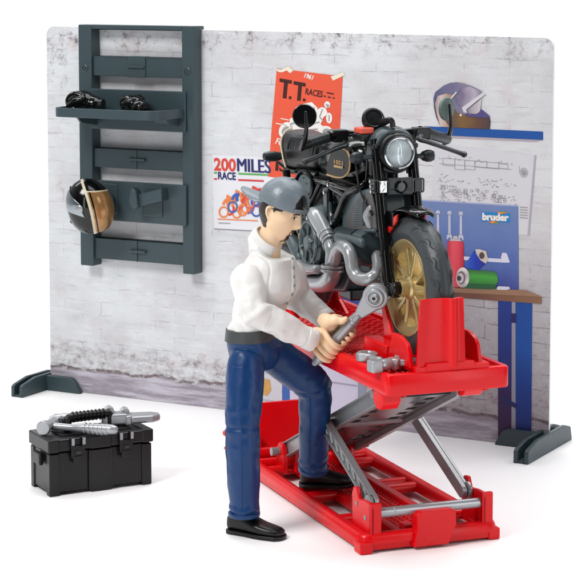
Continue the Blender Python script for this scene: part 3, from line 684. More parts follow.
bm = NB(); dv = (fwd*.95+upv*-.28+lat*.0).normalized(); lathe(bm, [(.07, -.02), (.07, .03), (.03, .03), (.03, .01), (0, .01)], hpos(dv), dv, 16); obj('vent', bm, BLKM, hel)
#PART3
# ---------------------------------------------------------------- red scissor lift (local: x across, y back, z up)
lift = thing('scissor_lift', LO, LA, 'red plastic motorcycle scissor lift with grey crossed arms, raised under the motorcycle', 'lift')
def rrect(x0, x1, y0, y1, r, n=5):
    o = []
    for cx, cy, a0 in ((x1-r, y1-r, 0), (x0+r, y1-r, pi/2), (x0+r, y0+r, pi), (x1-r, y0+r, 1.5*pi)):
        for i in range(n+1): a = a0+pi/2*i/n; o.append((cx+r*cos(a), cy+r*sin(a)))
    return o
def ring(bm, prof, loops):                      # loops: function offset -> outline; prof: [(offset, z)]
    R = [[bm.verts.new((x, y, z)) for x, y in loops(o)] for o, z in prof]; n = len(R[0])
    for k in range(len(R)):
        a, b = R[k], R[(k+1) % len(R)]
        for i in range(n): bm.faces.new((a[i], a[(i+1) % n], b[(i+1) % n], b[i]))
# --- base frame
B0, B1, BTk = .0, 4.52, 11.1
bm = NB()
lp = lambda o: rrect(B0+o, B1-o, .0+o, BTk-o, max(.38-o, .06))
ring(bm, [(.0, .26), (.0, .40), (.05, .52), (.14, .57), (.26, .57), (.36, .52), (.40, .40), (.40, .20), (.10, .20), (.10, .08), (.06, .08), (.06, .24)], lp)
obj('base_frame', bm, RED, lift, ang=50)
def foot(x0, x1, y0, y1):
    bm = NB(); box(bm, (x0, y0, 0), (x1, y1, .36)); obj('foot', bm, RED, lift, bevel=.06, seg=3)
foot(-.05, .36, -.06, .46); foot(4.16, 4.55, .02, .4); foot(-.0, .36, 10.65, 11.08); foot(4.16, 4.52, 10.65, 11.08)
bm = NB(); box(bm, (2.86, .3, .14), (3.18, 10.9, .50)); obj('long_rail', bm, RED, lift, bevel=.05)
bm = NB(); box(bm, (1.34, .3, .14), (1.60, 10.9, .46)); obj('long_rail', bm, RED, lift, bevel=.05)
for y in (1.9, 5.35, 8.9):
    for x0, x1 in ((.38, 1.36), (3.16, 4.16)):
        bm = NB(); tube(bm, [(x0-.04, y, .38), (x1+.04, y, .38)], .13, 12, cap='flat', flat=1.5, up=(0, 0, 1)); tube(bm, [(x0-.04, y+.78, .36), (x1+.04, y+.78, .36)], .12, 12, flat=1.3, up=(0, 0, 1)); box(bm, (x0-.02, y, .16), (x1+.02, y+.78, .30)); obj('cross_bar', bm, RED, lift)
bm = NB(); box(bm, (1.58, 1.2, .2), (2.88, 10.8, .34))
for i in range(40):
    for j in range(6):
        ell(bm, (1.74+.2*j, 1.4+.225*i+(.11 if j % 2 else 0), .34), (.055, .055, .07), nu=8, nv=6)
obj('studded_strip', bm, REDP, lift)
bm = NB(); box(bm, (.38, .34, .16), (4.14, .95, .30)); box(bm, (1.6, .4, .28), (1.9, .9, .62)); box(bm, (2.9, .4, .28), (3.2, .9, .62)); box(bm, (2.2, .4, .28), (2.5, .9, .5)); obj('front_deck', bm, RED, lift, bevel=.03)
# front latch
bm = NB(); y0 = -.10
prism(bm, [(1.62, y0-.06, .08), (2.76, y0-.06, .08), (3.02, y0-.04, .66), (3.02, y0, 1.06), (2.86, y0, 1.12), (1.86, y0, 1.12), (1.74, y0, 1.02), (1.74, y0-.04, .66)], (0, .42, 0)); obj('latch', bm, RED, lift, bevel=.05, seg=3)
# uprights that hold the front shaft
def upright(x, th, rev=False):
    bm = NB(); a = [LL(354, 487, .42), LL(361.5, 489, .42), LL(365, 498, .42), LL(375, 501.5, .42), LL(383, 503.5, .42), LL(384.5, 529, .42), LL(374, 533, .42), LL(356, 521, .42)]
    dy = -.35 if rev else 0
    q = [(x, 1.55, .4), (x, 1.55, 1.45), (x, 1.42, 1.68), (x, 1.18, 1.70), (x, 1.02, 1.40), (x, .55, 1.46), (x, .18, 1.46), (x, .10, 1.36), (x, .10, .4)]
    q = [(x, y+dy*0, z) for x, y, z in q]
    prism(bm, q, (th, 0, 0)); prism(bm, [(x, .10, .4), (x+.0, .10, 1.45), (x+.36, .10, 1.45), (x+.36, .10, .4)], (0, .16, 0)); box(bm, (x, 1.42, .4), (x+.3, 1.55, 1.4))
    return obj('upright', bm, RED, lift, bevel=.04, seg=3)
upright(.34, .14); u2 = upright(3.98, .14)
for y, z, r in ((1.16, 1.22, .07), (.50, .95, .08)):
    bm = NB(); lathe(bm, [(r, 0), (r, .02), (r*.6, .03), (0, .03)], (.34, y, z), (-1, 0, 0), 14); obj('pin_head', bm, SIL, lift)
# shaft and arms
bm = NB(); tube(bm, [(.50, .34, 1.10), (4.02, .34, 1.10)], .15, 20); tube(bm, [(1.15, .34, 1.10), (1.18, .34, 1.10)], .157, 20); obj('front_shaft', bm, SIL, lift, bevel=.02)
for a_, b_, r_ in (((.5, 8.9, 1.0), (4.0, 8.9, 1.0), .14), ((.6, 8.7, 4.62), (3.9, 8.7, 4.62), .13), ((.7, 4.7, 2.82), (3.8, 4.7, 2.82), .15), ((.7, .9, 4.55), (3.8, .9, 4.55), .13)):
    bm = NB(); tube(bm, [a_, b_], r_, 16); obj('hinge_shaft', bm, SILD, lift)
bm = NB()
def arm(bm, x, th, pa, pb, wd, holes=0):
    (ya, za), (yb, zb_) = pa, pb; L_ = math.hypot(yb-ya, zb_-za); dy, dz = (yb-ya)/L_, (zb_-za)/L_; ny, nz_ = -dz, dy
    at = lambda a, o: (ya+dy*a+ny*o, za+dz*a+nz_*o)
    out = [at(wd/2*cos(t), wd/2*sin(t)) for t in [pi/2+pi*i/8 for i in range(9)]]+[at(L_+wd/2*cos(t), wd/2*sin(t)) for t in [-pi/2+pi*i/8 for i in range(9)]]
    prism(bm, [(x, y, z) for y, z in out], (th, 0, 0))
    for sgn in (-1, 1):                         # flanges
        prism(bm, [(x, )+at(.1, sgn*wd/2), (x, )+at(L_-.1, sgn*wd/2), (x, )+at(L_-.1, sgn*(wd/2-.05)), (x, )+at(.1, sgn*(wd/2-.05))], (-.10 if th > 0 else .10, 0, 0))
    if holes:
        for i in range(holes):
            a = .5+(L_-1.0)*i/(holes-1); c0 = at(a-.12, .0); c1 = at(a+.10, .07)
            tube(bm, [(x-.01, )+at(a-.10, -wd*.28), (x-.05, )+at(a+.05, wd*.26)], .055, 8, cap='round')
A0, A1 = (.62, 1.36), (8.7, 4.62)
arm(bm, .62, .14, A0, A1, .42, 17); obj('scissor_arm', bm, SILD, lift, bevel=.02)
bm = NB(); arm(bm, 3.84, -.16, (1.02, 1.30), A1, .40); obj('scissor_arm', bm, SILD, lift, bevel=.02)
bm = NB()
prism(bm, [(1.0, 3.7, 2.45), (1.0, 3.9, 2.55), (3.84, 3.9, 2.55), (3.84, 3.7, 2.45)], (0, 0, .01)) if 0 else None
arm(bm, .98, .12, (.9, 4.50), (8.9, 1.0), .50); obj('scissor_arm', bm, SILD, lift, bevel=.02)
bm = NB(); arm(bm, 3.50, -.12, (.9, 4.50), (8.9, 1.0), .50); obj('scissor_arm', bm, SILD, lift, bevel=.02)
# perforated web between the second pair of arms
bm = NB(); ya, za, yb, zb_ = .9, 4.40, 8.9, .92; L_ = math.hypot(yb-ya, zb_-za); dy, dz = (yb-ya)/L_, (zb_-za)/L_
def web(a, x, o=0): return (x, ya+dy*a-dz*o, za+dz*a+dy*o)
nx, na = 3, 11; xsx = [1.1+(3.38-1.1)*i/(nx*2+1) for i in range(nx*2+2)]; asx = [.2+(L_-.4)*i/(na*2+1) for i in range(na*2+2)]
for i in range(len(xsx)-1):
    for j in range(len(asx)-1):
        if i % 2 == 1 and j % 2 == 1 and (i in (1, 5)): continue
        prism(bm, [web(asx[j], xsx[i]), web(asx[j+1], xsx[i]), web(asx[j+1], xsx[i+1]), web(asx[j], xsx[i+1])], web(0, 0, .08)[0:1]+tuple(Vector(web(0, 0, .08))[k]-Vector(web(0, 0))[k] for k in (1, 2)))
bmesh.ops.remove_doubles(bm, verts=bm.verts, dist=.0005)
obj('perforated_web', bm, WEB_SHADE, lift, ang=40)
for x in (.56, 3.86):
    bm = NB(); lathe(bm, [(.24, 0), (.26, .03), (.26, .10), (.2, .13), (.1, .14), (0, .14)], (x, 1.0 if x > 1 else .62, 1.33), (-1 if x < 1 else 1, 0, 0), 24); obj('arm_boss', bm, SIL, lift)
# --- rear lugs and upturned ramp
for x in (1.2, 3.2):
    bm = NB(); prism(bm, [(x, 9.2, .3), (x, 8.5, .3), (x, 8.5, 1.0), (x, 8.65, 1.25), (x, 8.95, 1.3), (x, 9.2, 1.05)], (.18, 0, 0)); prism(bm, [(x-.42, 9.2, .3), (x-.42, 8.5, .3), (x-.42, 8.5, 1.0), (x-.42, 8.65, 1.25), (x-.42, 8.95, 1.3), (x-.42, 9.2, 1.05)], (.18, 0, 0)); obj('rear_lug', bm, RED, lift, bevel=.04)
bm = NB(); tube(bm, [(.3, 10.2, .62), (4.2, 10.2, .62)], .22, 14); tube(bm, [(.3, 9.6, .42), (4.2, 9.6, .42)], .2, 14); obj('rear_tube', bm, RED, lift)
bm = NB(); prism(bm, [(.5, 10.2, .5), (.5, 10.45, .5), (.5, 11.3, 2.16), (.5, 11.1, 2.18)], (2.6, 0, 0)); box(bm, (.5, 10.2, .4), (.66, 10.9, 1.2)); box(bm, (2.94, 10.2, .4), (3.1, 10.9, 1.2)); obj('ramp_plate', bm, RED, lift, bevel=.04)
# --- table
X0, X1, Y0, Y1, Z0, Z1 = .297, 4.221, -1.158, 11.5, 4.90, 5.53
bm = NB(); lp = lambda o: rrect(X0+o, X1-o, Y0+o, Y1-o, max(.20-o*.8, .05))
ring(bm, [(.03, Z0), (.0, Z0+.04), (.0, Z1-.05), (.045, Z1), (.20, Z1), (.23, Z1-.10), (.23, Z1-.2), (.12, Z0+.3), (.12, Z0)], lp)
obj('table_rim', bm, RED, lift, ang=50)
bm = NB(); o = rrect(X0+.15, X1-.15, Y0+.15, Y1-.15, .1); prism(bm, [(x, y, Z1-.24) for x, y in o], (0, 0, .13))
zt_ = Z1-.11; random.seed(4)
for i in range(17):
    for j in range(54):
        x = X0+.36+.195*i; y = Y0+.45+.218*j+(.109 if i % 2 else 0)
        if x > X1-.32: continue
        k = -1 if (i+j) % 2 else 1
        vs_ = [bm.verts.new((x+dx_, y+dy_, zt_+dz_)) for dx_, dy_, dz_ in ((-.085, -.045*k, 0), (.085, .045*k-.03, 0), (.085, .045*k+.03, 0), (-.085, -.045*k+.06, 0), (-.05, -.02*k+.02, .055), (.05, .02*k+.01, .055))]
        for f in ((0, 1, 5, 4), (2, 3, 4, 5), (0, 4, 3), (1, 2, 5)): bm.faces.new([vs_[q] for q in f])
obj('studded_deck', bm, REDP, lift, ang=25)
for x0, x1, y0, y1 in ((.38, 1.0, -.62, .10), (3.4, 4.12, .25, 1.55)):
    bm = NB(); prism(bm, [(x0, y0, Z0+.02), (x0, y1, Z0+.02), (x0, y1, 4.58), (x0, y1-.22, 4.34), (x0, y0+.25, 4.34), (x0, y0, 4.58)], (x1-x0, 0, 0)); obj('hinge_block', bm, RED, lift, bevel=.08, seg=3)
bm = NB(); 
for x in (.9, 3.5): box(bm, (x, -.9, 4.80), (x+.12, 11.2, 5.3))
for y in (1.0, 3.5, 6, 8.5): box(bm, (.42, y, 4.84), (4.1, y+.1, 5.3))
obj('under_rib', bm, RED, lift)
# --- front wheel holder (bl: motorcycle frame -> lift frame)
def bl(x, y, z): return Vector((LW/2+y, 1.238-x, z))
hz = Z1-.02
bm = NB(); prism(bm, [bl(2.36, -1.05, hz), bl(2.36, 1.3, hz), bl(-.9, 1.35, hz), bl(-.9, -1.0, hz), bl(1.3, -1.15, hz)], (0, 0, .17)); obj('holder_base', bm, RED, lift, bevel=.04, seg=3)
bm = NB(); n = 14; pr = []
def platepts(z, top):
    o = []
    w0, w1 = (-.92, .44) if top else (-1.04, .52)
    for i in range(n+1):
        y = w0+(w1-w0)*i/n; k = (i/n-.5)*2
        x = 2.28+.10*abs(k)**3-.0
        if k > .25: x += .16*sin(min(1, (k-.25)/.5)*pi)*1.0
        o.append((x, y))
    return o
zs = [hz+.1, hz+.7, hz+1.4, hz+2.02, hz+2.12]
rows = []
for q, z in enumerate(zs):
    t = (z-zs[0])/(zs[-1]-zs[0]); a = platepts(z, False); b = platepts(z, True); th = .16 if q < 4 else .10
    f_ = [bl(xa+(xb-xa)*t, ya_+(yb_-ya_)*t, z) for (xa, ya_), (xb, yb_) in zip(a, b)]
    g_ = [bl(xa+(xb-xa)*t-th, (ya_+(yb_-ya_)*t)*.97, z) for (xa, ya_), (xb, yb_) in zip(a, b)][::-1]
    rows.append(f_+g_)
loft(bm, rows); obj('wheel_stop', bm, RED, lift, bevel=.02, ang=40)
for s, off in ((-1, -1.16), (1, 1.02)):
    bm = NB(); prism(bm, [bl(2.18, off, hz+.1), bl(2.05, off, hz+.62), bl(1.9, off, hz+.8), bl(1.45, off, hz+.95), bl(.9, off, hz+.95), bl(.5, off, hz+.1)], (.14, 0, 0)); obj('holder_cheek', bm, RED, lift, bevel=.04, seg=3)
bm = NB(); prism(bm, [bl(.55, -.66, hz+.1), bl(.1, -.66, hz+.75), bl(-.3, -.66, hz+.72), bl(-1.03, -.66, hz+1.75), bl(-1.15, -.66, hz+1.70), bl(-.85, -.66, hz+.7), bl(-1.0, -.66, hz+.1)], (.12, 0, 0)); prism(bm, [bl(.75, .5, hz+.1), bl(.3, .5, hz+.75), bl(-.05, .5, hz+.72), bl(-.78, .5, hz+1.95), bl(-.9, .5, hz+1.90), bl(-.55, .5, hz+.7), bl(-.7, .5, hz+.1)], (.12, 0, 0)); obj('wheel_guide', bm, RED, lift, bevel=.03)
bm = NB(); a = bl(.62, -1.22, hz+.1); box(bm, (a.x, a.y, a.z-.02), (a.x+.5, a.y+1.7, a.z+.42)); obj('holder_block', bm, RED, lift, bevel=.06, seg=3)
bm = NB(); prism(bm, [bl(2.38, -.8, hz+.05), bl(2.38, .9, hz+.05), bl(2.38, .8, hz+.26), bl(2.38, -.7, hz+.26)], (0, .1, 0)); obj('holder_lip', bm, RED, lift, bevel=.04)
# rear wheel prop, far side
bm = NB(); 
for s in (3.15, 1.25):
    prism(bm, [(s, 8.8, hz), (s, 10.9, hz), (s, 10.4, hz+.35), (s, 10.1, hz+1.5), (s, 9.85, hz+1.5), (s, 9.5, hz+.4)], (.14, 0, 0)); prism(bm, [(s-.3, 9.9, hz), (s+.62, 9.9, hz), (s+.34, 9.9, hz+.3), (s+.18, 9.9, hz+1.4), (s-.02, 9.9, hz+1.4), (s-.1, 9.9, hz+.3)], (0, .14, 0))
obj('rear_prop', bm, RED, lift, bevel=.03)
#PART4
# ---------------------------------------------------------------- motorcycle (local: x forward, y left, z up)
bike = thing('motorcycle', LO+Lq*(LW/2)+Ld*1.238, LA-pi/2, 'black cafe racer toy motorcycle with gold wheels and silver exhaust, standing on the red lift', 'motorcycle')
def wheel(cx, label, R=2.15, r=1.43, hw=.37, rw=.30, groove=True):
    w_ = bpy.data.objects.new('wheel', None); COL.objects.link(w_); w_.parent = bike; w_.location = (cx, 0, 7.6); w_['label'] = label
    bm = NB()
    prof = [(r-.06, -rw), (r+.02, -rw-.03), (r+.18, -rw-.07), (R-.46, -hw-.02), (R-.26, -hw+.02), (R-.12, -hw+.10), (R-.03, -hw+.24), (R, -.07), (R, .07), (R-.03, hw-.24), (R-.12, hw-.10), (R-.26, hw-.02), (R-.46, hw+.02), (r+.18, rw+.07), (r+.02, rw+.03), (r-.06, rw)]
    lathe(bm, prof, (0, 0, 0), (0, 1, 0), 96, closed=True)
    def surf(phi, y):
        ay = abs(y); pts_ = [(.07, R), (hw-.24, R-.03), (hw-.10, R-.12), (hw-.02, R-.26), (hw+.02, R-.46)]
        rr_ = R
        for (a0, r0), (a1, r1) in zip(pts_, pts_[1:]):
            if a0 <= ay <= a1: rr_ = r0+(r1-r0)*(ay-a0)/(a1-a0)
        return Vector((cos(phi)*rr_, y, sin(phi)*rr_))
    NG = 19
    for i in range(NG if groove else 0):
        for s in (-1, 1):
            ph = 2*pi*i/NG+(.13 if s > 0 else 0)
            pts_ = [surf(ph+.02+.26*t, s*(.10+.20*t+.055*sin(t*2*pi))) for t in [k/8 for k in range(9)]]
            tube(bm, pts_, [.004, .018, .026, .03, .03, .03, .026, .018, .004], 6, mi=1)
            pts_ = [surf(ph+.15+.17*t, s*(.27+.11*t-.03*sin(t*pi))) for t in [k/5 for k in range(6)]]
            tube(bm, pts_, [.004, .016, .024, .024, .016, .004], 6, mi=1)
    obj('tyre', bm, [TYRE, TYRED], w_, ang=50)
    bm = NB()
    lathe(bm, [(r+.02, -rw-.05), (r+.04, -rw+.0), (r-.04, -rw+.06), (r-.12, -rw+.1), (r-.16, -.05), (r-.16, .05), (r-.12, rw-.1), (r-.04, rw-.06), (r+.04, rw), (r+.02, rw+.05), (r-.03, rw+.05), (r-.10, rw-.0), (r-.24, rw-.1), (r-.24, -rw+.1), (r-.10, -rw+.0), (r-.03, -rw-.05)], (0, 0, 0), (0, 1, 0), 96, closed=True)
    obj('rim', bm, GOLD, w_, ang=50)
    bm = NB()
    for i in range(5):
        a0 = 2*pi*i/5+.35
        for s in (-1, 1):
            d0 = Vector((cos(a0+s*.14), 0, sin(a0+s*.14))); d1 = Vector((cos(a0+s*.27), 0, sin(a0+s*.27)))
            p0 = d0*.30; p1 = d1*(r-.19); pr_ = (p1-p0).cross(Vector((0, 1, 0))).normalized()
            vs_ = []
            for p_, wd, th in ((p0, .09, .22), (p0.lerp(p1, .5), .065, .16), (p1, .10, .18)):
                vs_.append([p_+pr_*wd+Vector((0, -th, 0)), p_+pr_*wd+Vector((0, th, 0)), p_-pr_*wd+Vector((0, th, 0)), p_-pr_*wd+Vector((0, -th, 0))])
            loft(bm, vs_)
    obj('spokes', bm, GOLD, w_, bevel=.03)
    bm = NB(); lathe(bm, [(.36, -.24), (.36, .24), (.30, .30), (.24, .44), (0, .44)][::-1]+[(.36, -.24), (.28, -.30), (.25, -.52), (.18, -.54), (0, -.54)], (0, 0, 0), (0, 1, 0), 32); obj('hub', bm, GOLD, w_, ang=40)
    return w_
wheel(0, 'front wheel with gold cast rim')
wheel(-9.06, 'rear wheel with gold cast rim', R=2.13, hw=.52, rw=.4)
# fork
def xk(z): return -.60-(z-7.55)*.262
for s, nm in ((-1, 'right'), (1, 'left')):
    y = .58*s; f_ = lambda z, dx=0: (xk(z)+dx, y, z)
    bm = NB(); tube(bm, [f_(7.35), f_(7.5), f_(8.5), f_(8.62), f_(8.7), f_(10.4)], [.16, .19, .19, .19, .165, .165], 20, flat=1.0)
    tube(bm, [f_(8.45), f_(8.52)], .215, 20); tube(bm, [f_(9.0), f_(9.06)], .18, 20)
    lg = obj('fork_leg', bm, BLK, bike)
    bm = NB(); tube(bm, [f_(10.3), f_(11.9)], .17, 20); obj('fork_tube', bm, BLK, lg)
    bm = NB(); box(bm, (-.66, y-.14, 7.3), (-.05, y+.14, 7.72)); tube(bm, [(-.0, y-.2, 7.6), (-.0, y+.16, 7.6)], .2, 20); o_ = obj('axle_lug', bm, BLK, lg, bevel=.06, seg=3)
    bm = NB(); box(bm, (xk(10.6)-.26, y-.25, 10.28), (xk(10.6)+.24, y+.25, 10.74)); obj('clamp_ear', bm, BLK, lg, bevel=.07, seg=3)
    bm = NB(); box(bm, (xk(10.5)+.225, y-.12, 10.33), (xk(10.5)+.275, y+.12, 10.70)); obj('clamp_glint_plate', bm, CHR if s < 0 else DKG, lg, bevel=.02)  # added plates; the right one is chrome for the clamp's white highlight
    bm = NB(); 
    for z in (10.36, 10.51, 10.66): tube(bm, [(xk(z)-.05, y-.30 if s < 0 else y+.2, z), (xk(z)-.05, y-.2 if s < 0 else y+.30, z)], .055, 10)
    split(obj('clamp_bolt', bm, CHR, lg))
bm = NB(); tube(bm, [(0, -.72, 7.6), (0, .72, 7.6)], .15, 20); obj('front_axle', bm, BLKM, bike)
bm = NB(); box(bm, (xk(10.6)-.2, -.42, 10.24), (xk(10.6)+.28, .42, 10.70)); box(bm, (xk(10.6)+.2, -.40, 10.40), (xk(10.6)+.30, .40, 10.78)); yk = obj('lower_yoke', bm, DKG, bike, bevel=.05, seg=3)
bm = NB(); c_ = (xk(10.5)+.29, .0, 10.50); lathe(bm, [(.20, 0), (.20, .05), (.15, .07), (.14, .02), (0, .02)], c_, (1, 0, 0), 24); obj('steering_nut', bm, BLK, yk)
bm = NB(); box(bm, (xk(11.75)-.3, -.75, 11.62), (xk(11.75)+.22, .75, 11.78)); obj('top_yoke', bm, BLKM, bike, bevel=.05)
# mudguard
bm = NB(); rows = []
for i in range(21):
    a = radians(72+72*i/20); row = []
    for j in range(9):
        k = -1+2*j/8; wdt = .41*(1-.45*(abs(i-10)/10)**4)
        rr_ = 2.38-.11*k*k; row.append(bm.verts.new((cos(a)*rr_, wdt*k, 7.6+sin(a)*rr_)))
    rows.append(row)
for a, b in zip(rows, rows[1:]):
    for j in range(8): bm.faces.new((a[j], a[j+1], b[j+1], b[j]))
mg = obj('mudguard', bm, BLK, bike, ang=60); sm = mg.modifiers.new('thick', 'SOLIDIFY'); sm.thickness = .07; sm.offset = 1
bm = NB()
for s in (-1, 1): box(bm, (-1.05, .46*s-.05, 9.35), (-.55, .46*s+.05, 9.8))
split(obj('mudguard_stay', bm, BLK, mg, bevel=.03))
for s in (-1, 1):
    bm = NB(); prism(bm, [(-.95, .42*s, 9.1), (-.35, .42*s, 9.55), (-.3, .42*s, 9.78), (-.9, .42*s, 9.5)], (0, .08*s, 0)); obj('red_reflection', bm, RED_REFL, mg, bevel=.02)  # reflection of the red table, put in as solid red pieces
# headlight
hcx = K(397, 151.5, 0)
def lx(x): return Vector((x, 0, hcx.z-.02))
bm = NB(); lathe(bm, [(r_*.84, h_) for r_, h_ in [(.03, -.95), (.45, -.85), (.64, -.6), (.70, -.3), (.70, -.06), (.66, 0), (.60, .01), (.56, -.03), (.54, -.10), (0, -.12)]], lx(-1.28), (1, 0, .02), 48); hl = obj('headlight', bm, BLKM, bike, ang=30)
bm = NB(); lathe(bm, [(r_*.84, h_) for r_, h_ in [(.60, -.02), (.60, .05), (.545, .08), (.50, .06), (.49, -.04)]], lx(-1.28), (1, 0, .02), 48, closed=True); obj('headlight_ring', bm, CHR, hl)
bm = NB(); 
lathe(bm, [(r_*.84, h_) for r_, h_ in [(.49, .0), (.40, -.05), (.25, -.08), (.14, -.09), (.13, -.02), (.05, .0), (0, .0)]], lx(-1.28), (1, 0, .02), 48)
for i in range(16):
    a = 2*pi*i/16; tube(bm, [lx(-1.34)+Vector((0, cos(a)*.13, sin(a)*.13)), lx(-1.29)+Vector((0, cos(a)*.37, sin(a)*.37))], .022, 6)
obj('reflector', bm, plastic('reflector', (250, 251, 251), .25, metal=.1, bump=.03, bscale=6), hl)
bm = NB(); lathe(bm, [(r_*.84, h_) for r_, h_ in [(.50, .0), (.44, .06), (.30, .11), (.15, .135), (0, .14)]], lx(-1.26), (1, 0, .02), 48); obj('lens', bm, GLS, hl)
# cowl round the lamp
bm = NB(); rg = []
for x, a, zc in ((-2.7, .45, 0), (-2.35, .66, .02), (-1.95, .76, .02), (-1.62, .72, .0), (-1.52, .66, .0)):
    rg.append(sup((x, 0, hcx.z+zc), (0, 1, 0), (0, 0, 1), a, a*.97, 2.2, 40))
loft(bm, rg); obj('lamp_cowl', bm, ENG, bike, ang=30)
bm = NB(); prism(bm, [(-2.2, -.28, 12.2), (-1.75, -.28, 12.28), (-1.5, -.28, 12.12), (-1.5, -.28, 11.95), (-2.2, -.28, 11.9)], (0, .5, 0)); obj('cowl_brow', bm, DKG, bike, bevel=.04)
for s in (-1, 1):
    bm = NB(); box(bm, (-2.0, .62*s-.07, 10.8), (-1.75, .62*s+.07, 11.9)); obj('lamp_bracket', bm, BLKM, bike, bevel=.04)
# instrument
sx = K(373.5, 118.5, -.42); ax = Vector((.80, -.15, .35)).normalized()
bm = NB(); lathe(bm, [(0, -.34), (.22, -.32), (.34, -.18), (.36, -.02), (.33, .03), (.30, .06), (.28, .02), (.0, .05)], sx, ax, 36, mi=0); sp_ = obj('speedometer', bm, BLKM, bike, ang=30)
bm = NB(); lathe(bm, [(.30, .035), (.285, .075), (.26, .06), (.27, .03)], sx, ax, 36, closed=True); obj('bezel', bm, DKG, sp_)
bm = NB(); tube(bm, [sx+Vector((.0, .2, -.15)), K(384, 122, -.2), K(391, 120, -.1), K(393, 127, -.05)], [.14, .12, .09, .09], 10, 4); obj('instrument_arm', bm, BLKM, sp_)
# handlebar
def M2(u, v, y): return K(u, v, y)
for s in (-1, 1):
    if s < 0: e = K(302.5, 145.2, -2.42); m_ = K(343, 132.5, -.98); lv0 = K(346, 144.5, -.95); lv1 = K(304.5, 162, -2.35); mc = K(304.6, 116.2, -2.44); st = [K(302.6, 147, -2.46), K(304.8, 139, -2.5), K(306.4, 128, -2.5), K(305.6, 113, -2.54)]
    else: e = K(448, 139.6, 2.42); m_ = K(418, 130.5, .98); lv0 = K(420, 139, .95); lv1 = K(464, 154.4, 2.4); mc = K(448.6, 109, 2.46); st = [K(445.5, 141, 2.46), K(449.8, 133, 2.48), K(451, 124, 2.48), K(449.6, 105, 2.44)]
    # keep both sides the same distance back
    root = Vector((-2.95, .35*s, 11.95))
    bm = NB(); tube(bm, [root, m_.lerp(root, .35), m_], .10, 14, 4); tube(bm, [m_.lerp(e, .05), m_.lerp(e, .22)], .16, 16); tube(bm, [m_.lerp(e, .26), m_.lerp(e, .34)], .19, 16)
    hb = obj('handlebar', bm, BLK, bike)
    bm = NB(); tube(bm, [m_.lerp(e, .34), m_.lerp(e, .38), m_.lerp(e, .97), e], [.155, .165, .165, .145], 20, cap='flat'); obj('grip', bm, BLKM if s < 0 else DKG, hb, bevel=.02)
    bm = NB()
    for k in range(9 if s < 0 else 0):
        q_ = m_.lerp(e, .42+.05*k); d_ = (e-m_).normalized(); tube(bm, [q_-d_*.02, q_+d_*.02], .172, 20)
    if bm.verts: obj('grip_rib', bm, DKG, hb)
    else: bm.free()
    bm = NB(); tube(bm, [m_.lerp(e, .12), lv0, lv0.lerp(lv1, .2), lv0.lerp(lv1, .85), lv1], [.10, .085, .075, .07, .10], 10, 5, 'round', up=(0, 0, 1), flat=1.35); obj('brake_lever' if s < 0 else 'clutch_lever', bm, DKG, hb)
    bm = NB(); q_ = m_.lerp(e, .1); box(bm, (q_.x-.22, q_.y-.28, q_.z-.26), (q_.x+.2, q_.y+.26, q_.z+.14)); obj('switch_block', bm, BLKM, hb, bevel=.07, seg=3)
    # bar-end mirror
    bm = NB(); tube(bm, st, [.15, .12, .085, .06], 12, 5, 'round', flat=.7); ms = obj('bar_end_mirror', bm, BLK, hb)
    nrm = Vector((.93, -.34, .05)).normalized() if s < 0 else Vector((.42, -.88, -.1)).normalized()
    if s > 0: nrm = Vector((.80, .42, .0)).normalized()
    bm = NB(); lathe(bm, [(0, -.05), (.30, -.05), (.365, -.02), (.375, .02), (.35, .06), (.2, .085), (0, .095)], mc-nrm*.10, nrm, 40); obj('mirror_shell', bm, BLK if s < 0 else LENS, ms, ang=30)
bm = NB(); q_ = K(364, 131, -.75); box(bm, (q_.x-.3, q_.y-.22, q_.z-.07), (q_.x+.3, q_.y+.22, q_.z+.12)); rs = obj('brake_reservoir', bm, ORNG, bike, bevel=.05, seg=3)
bm = NB(); box(bm, (q_.x-.32, q_.y-.24, q_.z-.3), (q_.x+.28, q_.y+.24, q_.z-.07)); tube(bm, [(q_.x-.1, q_.y, q_.z-.2), (-2.9, -.2, 11.8)], .12, 10); obj('reservoir_body', bm, BLKM, rs, bevel=.05)
bm = NB()
for y0_ in (-.5, -.2, .3): tube(bm, [(-2.6, y0_, 11.9), (-2.1, y0_*1.5, 11.8), (-2.2, y0_*1.3, 11.2), (-2.6, y0_, 10.6)], .035, 8, 6)
tube(bm, [K(352, 150, -.9), K(356, 165, -.95), K(360, 190, -.8), K(372, 215, -.8)], .035, 8, 6)
split(obj('cable', bm, BLKM, bike))
# indicators
def indic(c, stalk, ax_, r, ln, lab=None, mat=None, squash=.8):
    bm = NB(); ax_ = Vector(ax_).normalized(); lathe(bm, [(0, -ln*.5), (r*.35, -ln*.48), (r*.75, -ln*.32), (r, -ln*.05), (r*.97, ln*.2), (r*.7, ln*.42), (0, ln*.48)], c, ax_, 24, squash=squash)
    o_ = obj('indicator', bm, mat or DKG, bike, ang=40); bm = NB(); tube(bm, [c, stalk], .075, 10); obj('indicator_stalk', bm, DKG, o_); return o_
ci = K(357.5, 157.8, -1.2); indic(ci, Vector((ci.x, -.6, ci.z+.02)), (.5, -1, .0), .19, .62)
ci = K(427.5, 155.8, 1.2); indic(ci, Vector((ci.x, .6, ci.z)), (.5, 1, .05), .19, .5)
ci = K(273, 156.4, -1.0); indic(ci, Vector((ci.x, -.3, ci.z)), (.2, -1, .05), .18, .85)
indic(Vector((ci.x, 1.0, ci.z)), Vector((ci.x, .3, ci.z)), (.2, 1, .05), .18, .85)
